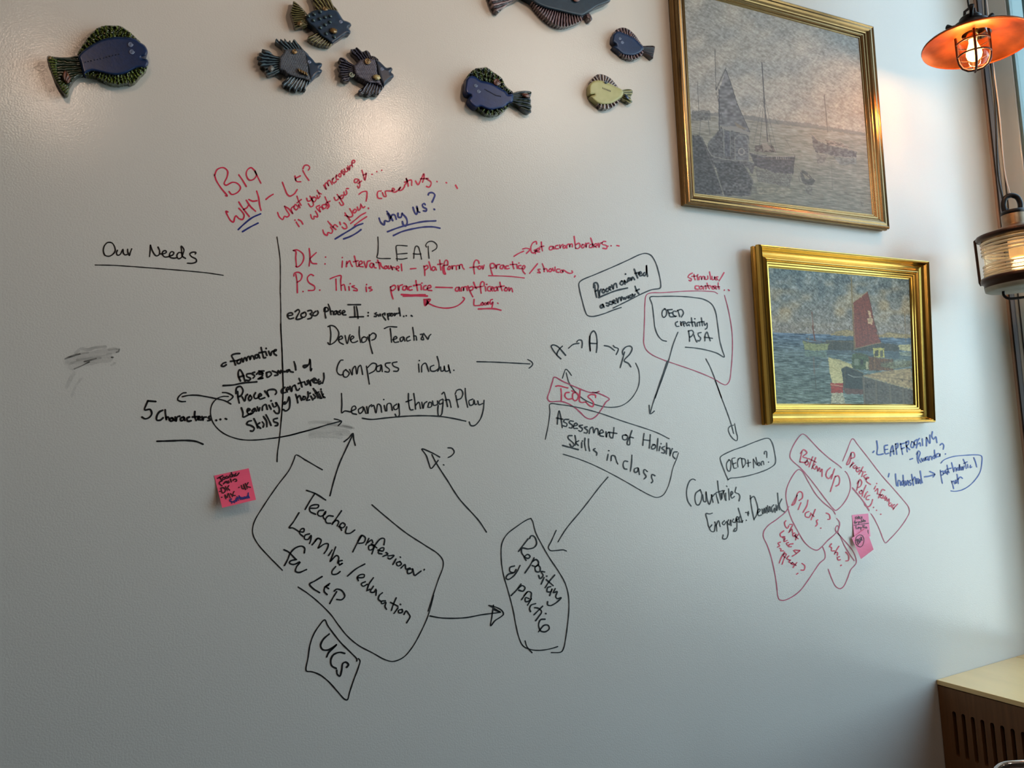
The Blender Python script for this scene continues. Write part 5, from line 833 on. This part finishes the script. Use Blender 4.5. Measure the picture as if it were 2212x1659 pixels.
    p.line("1168 1130 1175 1300", 4, (112, 106, 98)); p.line("1140 1120 1190 1120", 3, (110, 104, 96)); p.line("940 1215 950 1250", 4, (98, 96, 90))
    p.poly("650 1290 900 1300 880 1340 640 1340", (150, 144, 118), .25, .5); p.line("1370 1385 1380 1420", 3, (90, 84, 74)); p.line("1362 1400 1388 1402", 3, (90, 84, 74))
    g = p.c.mean(1, keepdims=True); q = p.c*.6+g*.4; return (q-.5)*1.22+.48+np.array([.022, .004, -.006])
def harbour_sail(px, u, v):
    p = Paint((px[:, 0]-1600)*3.77, (px[:, 1]-500)*3.77); X, Y = p.X, p.Y
    p.c = lerpc((92, 112, 120), (132, 130, 126), np.clip((Y-330)/480, 0, 1))
    w = np.clip(vnoise(X/90, Y/60, 1)*2.4-.9, 0, 1); p.mixm(w*np.clip((Y-380)/120, 0, 1)*np.clip((800-Y)/150, 0, 1), (164, 150, 122), .75)
    w = np.clip(vnoise(X/60, Y/50, 2)*2.6-1.2, 0, 1); p.mixm(w*np.clip((620-Y)/200, 0, 1), (74, 92, 102), .8)
    w = np.clip(vnoise(X/50, Y/46, 12)*2.6-1.3, 0, 1); p.mixm(w*np.clip((620-Y)/200, 0, 1), (150, 158, 156), .6)
    p.c += (strokes_tex(p, .19, 20, 9, .7, 20)+strokes_tex(p, .14, 18, 8, -.9, 24)+strokes_tex(p, .08, 5, 5, 0, 27))[:, None]
    hz = 822+(X-270)*.035; sea = np.clip((Y-hz)/3, 0, 1)
    ss = lerpc((74, 98, 124), (88, 108, 118), np.clip((Y-hz)/160, 0, 1)); ss = ss+(lerpc((0, 0, 0), (6, 6, -6), np.clip((Y-hz)/500, 0, 1)))
    ss = ss+(strokes_tex(p, .30, 44, 7, .03, 30)+strokes_tex(p, .10, 9, 4, .1, 33))[:, None]; p.c = p.c*(1-sea[:, None])+ss*sea[:, None]
    for k in range(60):
        x = 300+random.random()*400+(random.random() > .6)*600; y = 880+random.random()*500; p.line(f"{x} {y} {x+14+random.random()*20} {y+2}", 3.5, random.choice([(150, 166, 170), (52, 72, 88), (120, 140, 148)]), .6)
    p.poly("720 842 780 815 860 800 900 808 1000 850 1140 842 1200 822 1290 830 1385 840 1385 870 1100 862 800 850", (146, 134, 100), .9, .25); p.line("770 812 860 798 890 796", 4, (96, 100, 84)); p.line("885 770 888 800", 8, (90, 84, 76)); p.line("1190 815 1320 838", 5, (96, 92, 72))
    p.poly("690 890 900 885 1140 905 1290 925 1290 975 1000 975 700 965", (62, 68, 66), .95, .35, 8); p.line("700 888 900 900 1130 912", 4, (140, 126, 98), .8)
    for x in range(720, 1290, 26): p.line(f"{x} {888+(x-700)*.04} {x+2} {962}", 4, random.choice([(46, 50, 50), (92, 90, 78)]), .8)
    p.poly("700 965 1290 975 1290 1040 940 1010 700 1000", (62, 80, 92), .6, .3)
    p.poly("505 888 540 905 620 915 720 912 705 965 600 972 520 965", (124, 134, 98), .95, .2); p.line("505 888 560 905 720 905", 5, (78, 70, 56)); p.line("535 870 600 890 660 895", 6, (90, 70, 58)); p.line("580 655 592 800 606 888", 6, (110, 66, 52)); p.line("585 770 604 885", 10, (100, 58, 48)); p.line("560 850 545 900", 3, (170, 160, 126)); p.line("580 700 545 870", 2, (130, 120, 100), .6)
    p.poly("520 975 700 975 700 1030 640 1020 520 1015", (98, 120, 112), .7, .3); p.line("595 1030 600 1160", 10, (120, 88, 78), .5); p.line("605 1170 615 1300", 5, (60, 64, 60), .8); p.line("660 1050 620 1110", 4, (120, 90, 80), .5)
    p.poly("1283 925 1385 918 1385 975 1295 965", (168, 166, 130), .95, .2); p.poly("1290 980 1385 985 1385 1015 1300 1010", (140, 146, 124), .6, .3); p.line("1335 650 1345 900", 5, (120, 100, 72)); p.line("1335 660 1365 850", 2, (120, 110, 90), .7)
    p.line("900 370 908 560 925 965", 9, (118, 104, 70)); p.line("905 380 925 560", 2.5, (120, 110, 86), .8); p.line("915 575 870 700 800 880", 2.5, (90, 96, 92), .7); p.line("905 540 850 700 760 880", 2, (90, 96, 92), .5)
    p.poly("915 575 975 540 1032 488 1060 600 1085 730 1110 830 1142 905 1050 925 932 952 920 800", (112, 62, 54), 1, .22, 9); p.line("1032 488 1060 600 1085 730 1142 905", 5, (70, 40, 36)); p.line("918 575 1032 490", 6, (150, 140, 112)); p.line("932 955 1050 925 1142 905", 6, (150, 130, 96)); p.line("918 600 925 800 935 950", 5, (150, 134, 96), .8)
    for a, b in (("960 640 1000 900", (84, 40, 36)), ("1000 600 1060 860", (140, 80, 66)), ("1020 660 1040 900", (86, 44, 40)), ("950 700 960 920", (136, 76, 62))): p.line(a, 6, b, .7)
    p.poly("1035 648 1055 645 1062 700 1078 712 1072 760 1040 750 1032 712 1048 700", (178, 156, 128), .95, .2)
    p.poly("712 1022 800 1045 910 1085 910 1120 840 1105 825 1160 835 1240 745 1235 720 1120", (182, 178, 136), 1, .14); p.line("712 1022 800 1052 905 1088", 4, (96, 96, 76)); p.line("780 1070 820 1085 810 1060", 3, (96, 96, 80)); p.line("735 1100 820 1150", 3, (140, 134, 96))
    p.poly("732 1235 836 1235 832 1312 738 1318", (146, 56, 48), 1, .2); p.line("735 1248 832 1262", 8, (196, 180, 150), .8); p.poly("738 1318 832 1312 852 1400 735 1400", (170, 168, 146), .9, .3, 8)
    p.poly("820 1115 860 1098 900 1110 1000 1150 1010 1330 840 1275", (48, 58, 60), 1, .25); p.line("822 1115 862 1098 1000 1155", 5, (120, 116, 92)); p.line("875 1165 920 1185 990 1185", 6, (150, 156, 150)); p.line("850 1110 845 1270", 8, (76, 78, 66)); p.poly("840 1275 1010 1290 1010 1330 850 1320", (92, 66, 62), .9, .2)
    p.poly("905 1000 960 985 1045 1010 1045 1130 940 1125 905 1100", (66, 84, 62), 1, .3, 8); p.poly("925 1040 960 1040 960 1090 925 1090", (110, 124, 110)); p.poly("975 1045 1000 1045 1000 1085 975 1085", (40, 46, 44)); p.line("900 975 1000 1010 1100 1025", 6, (66, 60, 48)); p.poly("1020 1060 1040 1060 1040 1125 1020 1120", (160, 160, 130))
    p.poly("1078 948 1168 950 1172 1028 1085 1022", (164, 160, 96), 1, .2); p.poly("1090 968 1120 968 1122 1018 1092 1018", (60, 66, 60)); p.poly("1135 968 1158 968 1160 1018 1135 1018", (84, 90, 80))
    p.poly("1042 1020 1130 1030 1245 1045 1245 1130 1045 1132", (96, 70, 48), 1, .4, 7)
    for x in range(1055, 1240, 17): p.line(f"{x} 1030 {x+3} 1125", 4, random.choice([(58, 44, 34), (140, 118, 84), (84, 60, 42)]), .8)
    p.poly("1140 1075 1240 1060 1385 1050 1385 1100 1240 1120 1140 1100", (100, 104, 84), .9, .4, 8); p.line("1140 1070 1190 1058 1245 1050", 4, (60, 80, 80)); p.poly("1245 1045 1345 1040 1345 1080 1250 1085", (130, 140, 128), .6, .4)
    p.poly("1000 1170 1160 1140 1390 1112 1400 1285 1200 1230", (152, 136, 106), 1, .22, 14); p.line("1020 1165 1400 1215", 4, (90, 80, 64)); p.line("1100 1150 1400 1170", 3, (100, 90, 72)); p.line("1000 1175 1200 1235 1400 1290", 7, (176, 160, 124))
    p.poly("990 1180 1100 1210 1250 1250 1415 1295 1415 1405 1000 1405", (82, 82, 78), 1, .25); 
    for x in (1000, 1100, 1215, 1320): p.line(f"{x} {1190+(x-1000)*.28} {x+8} 1405", 14, (106, 100, 88), .8); p.line(f"{x+14} {1200+(x-1000)*.28} {x+20} 1405", 4, (48, 50, 48), .8)
    p.line("1000 1320 1200 1345 1415 1370", 6, (100, 98, 88), .7)
    p.line("1027 1240 1030 1275", 5, (30, 30, 34)); p.line("1027 1240 1042 1250 1030 1258 1044 1275", 5, (30, 30, 34)); p.line("1052 1245 1053 1270 1064 1270 1064 1245", 5, (30, 30, 34)); p.line("1072 1243 1094 1248", 5, (30, 30, 34)); p.line("1083 1245 1084 1278", 5, (30, 30, 34))
    p.line("1155 1290 1165 1310", 7, (34, 34, 36)); p.line("1312 1205 1318 1215", 6, (30, 30, 30)); p.line("1370 1215 1374 1225", 6, (30, 30, 30))
    return (p.c-.45)*1.02+.44+np.array([.02, .0, -.03])
PR1 = [(0, .0), (.03, .008), (-.03, .013), (-.02, .022), (.02, .024), (0, .030), (.04, .036), (.10, .038), (.20, .035), (.30, .036), (.42, .033), (.50, .027), (.56, .026), (.60, .028), (.64, .024), (.72, .024), (.76, .021), (.80, .022), (.84, .018), (.90, .018), (.94, .015), (1.0, .013)]
frame('big misty harbour painting with moored boats in a bronze frame', [(1458, -66), (1889, 56), (1924, 494), (1488, 437)], [(1480.5, -16), (1854, 84), (1884, 460), (1503.5, 415)], PR1, .012, M_BRONZE, harbour_mist, '', 'framed harbour paintings', .018)
PR2 = [(0, .0), (-.06, .004), (-.07, .014), (.0, .019), (-.02, .022), (-.07, .028), (-.05, .040), (-.01, .046), (.03, .047), (.07, .044), (.10, .045), (.12, .041), (.18, .033), (.26, .026), (.36, .023), (.46, .025), (.56, .031), (.60, .032), (.64, .027), (.68, .028), (.72, .024), (.78, .024), (.82, .020), (.90, .020), (.93, .017), (1.0, .014)]
frame('smaller harbour painting with a red-brown sail in a bright gold frame', [(1643, 529), (2007, 565), (2021, 910), (1668, 914)], [(1662, 579), (1964, 604), (1974, 872), (1679, 871)], PR2, .012, M_GOLD, harbour_sail, '', 'framed harbour paintings', .018)

# ================================================================ SLATTED BENCH / HEATER COVER UNDER THE WINDOW
M_OAKT = mat('oak_window_lit', srgb(246, 212, 146), rough=.34, coat=.4, var=(9, .12, (1, .22, 1)))  # oak brightened: window light on the top is put into its colour
M_OAKS = mat('oak_side_shaded', srgb(126, 86, 50), rough=.5, var=(14, .25, (1, 6, .35)))  # same oak darkened: the backlit side's shade is put into its colour
M_DARK = mat('inner_shade', srgb(12, 12, 12), rough=.9)  # black sheet colour stands in for the shade inside the open cover
XB = 2.582; ZT = CAMZ-.926; YE = -2.9
t = thing('heater_cover', 'long oak heater cover with slotted side, below the window at lower right', 'cabinet', (2.82, -1.4, 0))
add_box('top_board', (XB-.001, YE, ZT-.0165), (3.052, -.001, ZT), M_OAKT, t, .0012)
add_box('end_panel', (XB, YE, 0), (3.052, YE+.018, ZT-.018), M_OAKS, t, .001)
add_box('inner_shade_sheet', (3.0, YE+.02, .0), (3.02, -.003, ZT-.02), M_DARK, t)
cu = bpy.data.curves.new('side_panel', 'CURVE'); cu.dimensions = '2D'; cu.fill_mode = 'BOTH'; cu.extrude = .009
def spl(pts):
    s = cu.splines.new('POLY'); s.points.add(len(pts)-1); s.use_cyclic_u = True
    for q, p in zip(s.points, pts): q.co = (p[0], p[1], 0, 1)
y1 = -YE-.02; zt = ZT-.0195; spl([(.002, .0), (y1, .0), (y1, zt), (.002, zt)])
def slot(a, z0, z1, r=.0068):
    spl([(a+r*math.cos(x), z1-r+r*math.sin(x)) for x in np.linspace(0, math.pi, 8)]+[(a+r*math.cos(x), z0+r+r*math.sin(x)) for x in np.linspace(math.pi, 2*math.pi, 8)])
for k in range(80):
    slot(.0545+k*.0334, CAMZ-1.177, CAMZ-1.022); slot(.0545+k*.0334, .12, CAMZ-1.215)
tmp = bpy.data.objects.new('tmp', cu); COL.objects.link(tmp); dg = bpy.context.evaluated_depsgraph_get(); me = bpy.data.meshes.new_from_object(tmp.evaluated_get(dg))
bpy.data.objects.remove(tmp)
for v in me.vertices: v.co = Vector((XB+.009+v.co.z, -v.co.x, v.co.y))
me.name = 'side_panel'; me.materials.clear(); link('side_panel', me, M_OAKS, t)
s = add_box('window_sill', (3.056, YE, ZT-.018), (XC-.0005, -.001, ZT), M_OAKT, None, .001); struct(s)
# ================================================================ CHAIR AT THE LOWER RIGHT CORNER
M_CHROME = mat('chrome', (.75, .75, .74), rough=.08, metal=1.0); M_WAL = mat('dark_walnut', srgb(58, 36, 28), rough=.35, coat=.3, var=(10, .3, (1, 1, 6)))
p0 = at_depth(2172, 1648.5, 1.86); a = -math.radians(47); ux = np.array([math.cos(a), math.sin(a), 0]); uy = np.array([-math.sin(a), math.cos(a), 0]); zt = p0[2]
t = thing('chair', 'chair with a chrome tube back and dark wood, cut by the lower right corner', 'chair', (p0[0]+ux[0]*.2, p0[1]+ux[1]*.2, 0))
def L(x, y, z): return p0*[1, 1, 0]+ux*x+uy*y+np.array([0, 0, z])
w = .42; r = .0095
tube('back_tube', crom([L(-.035, -.03, .46), L(-.035, -.01, .62), L(-.035, 0, zt-.10), L(-.030, 0, zt-.045), L(-.012, 0, zt-.012), L(.03, 0, zt), L(w/2, .012, zt), L(w-.03, 0, zt), L(w+.012, 0, zt-.012), L(w+.03, 0, zt-.045), L(w+.035, 0, zt-.10), L(w+.035, -.01, .62), L(w+.035, -.03, .46)], .008), r, M_CHROME, t, 12)
V, Fc = [], []
for sd in (-.006, .006):
    for j in range(9):
        for i in range(13):
            x = -.02+(w+.04)*i/12; z = zt-.014-.20*j/8; V.append(L(x, sd+.012*math.sin(math.pi*i/12), z-(.02*(abs(i-6)/6)**6 if j == 0 else 0)))
for j in range(8):
    for i in range(12):
        q = j*13+i; Fc += [(q, q+1, q+14, q+13), (117+q, 117+q+13, 117+q+14, 117+q+1)]
for i in range(12): Fc += [(i, 117+i, 118+i, i+1), (104+i, 105+i, 222+i, 221+i)]
for j in range(8): Fc += [(j*13, j*13+13, 130+j*13, 117+j*13), (j*13+12, 129+j*13, 142+j*13, j*13+25)]
mesh('backrest', V, Fc, M_WAL, t, True)
o = add_box('seat', (-.01, -.40, .44), (w+.01, 0, .462), M_WAL, t, .006)
for v in o.data.vertices: v.co = Vector(L(*v.co))
for x, sg in ((-.035, 0), (w+.035, 0)):
    tube('leg', [L(x, -.03, .46), L(x, .02, .01)], r, M_CHROME, t, 10); tube('leg', [L(x, -.38, .452), L(x, -.40, .01)], r, M_CHROME, t, 10); tube('seat_bar', [L(x, -.03, .452), L(x, -.38, .452)], r, M_CHROME, t, 10)
# ================================================================ HANGING COPPER LAMP
M_COPPER = mat('worn_copper', srgb(232, 112, 50), rough=.36, metal=.85, var=(11, .55), bump=('noise', 40, .15, .003)); M_CTOP = mat('dull_copper_top', srgb(140, 82, 60), rough=.5, metal=.6, var=(14, .4))
M_IRON = mat('black_iron', srgb(24, 20, 20), rough=.45, metal=.5); M_CAGE = mat('brown_cage', srgb(62, 34, 26), rough=.4, metal=.5)
M_CABLE = mat('black_cable', srgb(16, 16, 18), rough=.5); M_CORD = mat('pale_cord', srgb(196, 190, 184), rough=.6)
M_JAR = thin_glass('glow_tinted_jar', (.97, .86, .70), rough=.05, refl=.03); M_BRASS = mat('brass', srgb(200, 160, 90), rough=.25, metal=1)  # the bulb's amber glow is put into the jar's tint
ZL = 2.62; RC = at_depth(2109.8, 95.7, ZL); rax = Vector((.0816, -.0242, 1)).normalized()      # rim plane of the tipped shade
axis = Vector((.0, .0, 1)); C0 = at_depth(2100.5, 82, ZL)      # the cage hangs plumb
t = thing('caged_lamp', 'hanging copper shade lamp with a lit bulb in a wire cage', 'lamp', C0, 'nautical hanging lamps')
S = np.array
lathe('shade', [(.166, -.003), (.1672, 0), (.166, .002), (.13, .012), (.09, .022), (.06, .030), (.046, .034)], RC, rax, M_COPPER, t)
lathe('shade_top', [(.1676, .0015), (.166, .0045), (.13, .0145), (.09, .0245), (.06, .0325), (.044, .0365)], RC, rax, M_CTOP, t)
lathe('collar', [(.0, .075), (.030, .075), (.034, .07), (.034, .052), (.054, .050), (.056, .044), (.056, .030), (.054, .028)], C0, axis, M_IRON, t)
u_ = Vector((.512, -.859, 0)); w_ = axis.cross(u_)
for k in range(3):
    an = k*2.094+.6; d_ = u_*math.cos(an)+w_*math.sin(an)
    tube('wing_screw', [Vector(C0)+axis*.062+d_*.03, Vector(C0)+axis*.068+d_*.062, Vector(C0)+axis*.078+d_*.078], [.007, .006, .009], M_IRON, t, 8)
tube('hanger', [Vector(C0)+axis*.075+u_*.016, Vector(C0)+axis*.098+u_*.014, Vector(C0)+axis*.106, Vector(C0)+axis*.098-u_*.014, Vector(C0)+axis*.075-u_*.016], .005, M_IRON, t, 8)
lathe('jar', [(.045, .028), (.0455, -.02), (.045, -.06), (.042, -.080), (.034, -.096), (.021, -.106), (.0, -.109)], C0, axis, M_JAR, t)
for k in range(4):
    an = k*math.pi/2+.12; d_ = u_*math.cos(an)+w_*math.sin(an)
    tube('cage_rib', [Vector(C0)+axis*h+d_*r_ for r_, h in ((.0495, .03), (.0495, -.01), (.049, -.06), (.046, -.082), (.037, -.100), (.022, -.111), (.002, -.114))], .0042, M_CAGE, t, 8)
for h in (.026, -.016, -.060): tube('cage_ring', [Vector(C0)+axis*h+(u_*math.cos(x)+w_*math.sin(x))*.0495 for x in np.linspace(0, 2*math.pi, 41)[:-1]], .0028, M_CAGE, t, 6, True)
lathe('socket', [(.0, .04), (.017, .04), (.019, .02), (.017, .012), (.018, .006), (.0145, 0), (.0145, -.006)], C0, axis, M_BRASS, t)
M_BULB = mat('lit_bulb', (1, .72, .38), rough=.3, emit=((1, .60, .20), 7))
lathe('bulb', [(.012, .0), (.0125, -.016), (.017, -.030), (.023, -.046), (.0245, -.058), (.021, -.071), (.012, -.079), (0, -.081)], C0, axis, M_BULB, t, 32)
lb = lamp('POINT', 'bulb_light', Vector(C0)-axis*.058, 16, (1, .56, .26), shadow_soft_size=.034)
tube('cable', crom([Vector(C0)+axis*.106, Vector(C0)+axis*.3+Vector((-.02, .0, .0)), Vector(C0)+Vector((-.03, 0, .8)), (C0[0]-.02, C0[1], CEIL)], .04), .0032, M_CABLE, t, 8)
# ================================================================ SHIP'S LANTERN WITH RIBBED GLASS
M_RIM = mat('dark_rim', srgb(62, 42, 34), rough=.4, metal=.6, var=(20, .3)); M_OLD = mat('old_brass', srgb(138, 116, 90), rough=.4, metal=.7, var=(30, .4)); M_GREYB = mat('grey_base', srgb(150, 146, 134), rough=.5, metal=.2, var=(20, .2))
M_LENS = thin_glass('ribbed_glass', (.93, .86, .74), rough=.08, refl=.12, coat_col=(1, .9, .75))
M_RIB = mat('rib_glass', (1, .94, .82), rough=.18, trans=.65, ior=1.25)
ZN = 2.84; K = ZN/2.6      # all sizes below are for 2.6 m and grow with K
def LL(name, prof, o, ax, m, parent, n=48): return lathe(name, [(a*K, b*K) for a, b in prof], o, ax, m, parent, n)
def TT(name, pts, r, m, parent, n=8, closed=False): return tube(name, pts, r*K, m, parent, n, closed)
hook = at_depth(2187, 452, ZN); axn = Vector((-.02, .01, 1)).normalized()*K
LC = hook-np.array(axn)*.21      # origin near the lower rim
t = thing('ship_lantern', 'ship lantern with ribbed glass hanging at the right edge', 'lamp', LC, 'nautical hanging lamps')
V3 = Vector(LC); un = Vector((.80, -.60, 0)); a1 = axn.normalized(); un = (un-a1*un.dot(a1)).normalized(); wn = a1.cross(un)*K; un = un*K
RD = .112
LL('cap', [(0, .205), (.034, .205), (.036, .200), (.036, .192), (.030, .190)], V3, axn, M_IRON, t)
LL('neck', [(.034, .194), (.036, .190), (.036, .158), (.040, .152), (.060, .146), (.085, .136), (RD-.006, .126)], V3, axn, M_OLD, t)
LL('upper_rim', [(RD-.010, .132), (RD+.004, .130), (RD+.006, .124), (RD+.004, .116), (RD-.010, .114)], V3, axn, M_RIM, t)
pr = []
for k in range(41):
    h = .114-k*(.130/40); b = abs(h-.049)/.065; pr.append((RD-.010+.006*(math.sin(k*1.25)*.5+.5)*(1 if b > .28 else .15), h))
LL('glass_body', [(RD-.012, .114), (RD-.012, -.016)], V3, axn, M_LENS, t, 64)
for h in (.104, .091, .078, .066, .026, .014, .003, -.006, -.013): TT('glass_rib', [V3+axn*h+(un*math.cos(x)+wn*math.sin(x))*(RD-.009) for x in np.linspace(0, 2*math.pi, 65)[:-1]], .0045, M_RIB, t, 8, True)
LL('lower_rim', [(RD-.010, -.014), (RD+.004, -.014), (RD+.006, -.020), (RD+.006, -.030), (RD-.002, -.034), (RD-.002, -.046)], V3, axn, M_RIM, t)
LL('base', [(RD-.004, -.030), (RD-.002, -.046), (RD-.004, -.060), (RD-.012, -.064), (0, -.066)], V3, axn, M_GREYB, t)
for k in range(3):
    an = 2.6+k*2.094; d_ = un*math.cos(an)+wn*math.sin(an); TT('guard_rod', [V3+axn*.13+d_*(RD+.004), V3+axn*.128+d_*(RD+.009), V3-axn*.02+d_*(RD+.009), V3-axn*.03+d_*(RD+.005)], .0045, M_RIM, t, 8)
TT('shackle', crom([V3+axn*.203+un*.024, V3+axn*.228+un*.026, V3+axn*.250+un*.018, V3+axn*.258, V3+axn*.250-un*.018, V3+axn*.228-un*.026, V3+axn*.203-un*.024], .006), .0085, M_IRON, t, 10)
TT('bottom_handle', crom([V3-axn*.060-un*.06, V3-axn*.078-un*.061, V3-axn*.090-un*.050, V3-axn*.092, V3-axn*.090+un*.05, V3-axn*.078+un*.061, V3-axn*.06+un*.06], .008), .0045, M_IRON, t, 8)
LL('lamp_tube', [(.0, .11), (.026, .11), (.026, .05), (.024, .045), (0, .045)], V3, axn, mat('amber_glow', srgb(236, 190, 120), rough=.5, emit=((1, .60, .26), .7)), t, 24)
LL('bulb', [(.010, .045), (.018, .03), (.024, .010), (.020, -.006), (0, -.014)], V3, axn, mat('warm_bulb', (1, .8, .5), emit=((1, .66, .3), 14)), t, 24)
lamp('POINT', 'lantern_light', V3+axn*.012, 11, (1, .6, .3), shadow_soft_size=.025)
TT('cable', crom([V3+axn*.19+un*.02, V3+axn*.215-un*.020, V3+axn*.26-un*.026, V3+axn*.33-un*.030, at_depth(2148, 205, ZN), at_depth(2131, 70, ZN), at_depth(2126, -20, ZN), (at_depth(2126, -20, ZN)[0]-.01, at_depth(2126, -20, ZN)[1], CEIL)], .03), .0034, M_CABLE, t, 8)
TT('cord', crom([V3+axn*.249, V3+axn*.33-un*.008, at_depth(2158, 240, ZN), at_depth(2143, 120, ZN), at_depth(2133, 20, ZN), (at_depth(2133, 20, ZN)[0]-.01, at_depth(2133, 20, ZN)[1], CEIL)], .03), .0022, M_CORD, t, 8)
# ================================================================ OUTSIDE
M_GND = mat('paving', srgb(196, 196, 190), rough=.9, var=(1, .3)); M_BLD = mat('teal_cladding', srgb(22, 31, 30), rough=.95, spec=.0, var=(.6, .2, (1, 1, .2)))
struct(add_box('ground', (XC+.35, -40, -.3), (40, 40, -.1), M_GND), 'paving outside the window')
struct(add_box('neighbouring_wall', (4.6, .9, -.1), (12, 9, 9), M_BLD), 'teal building outside past the window')
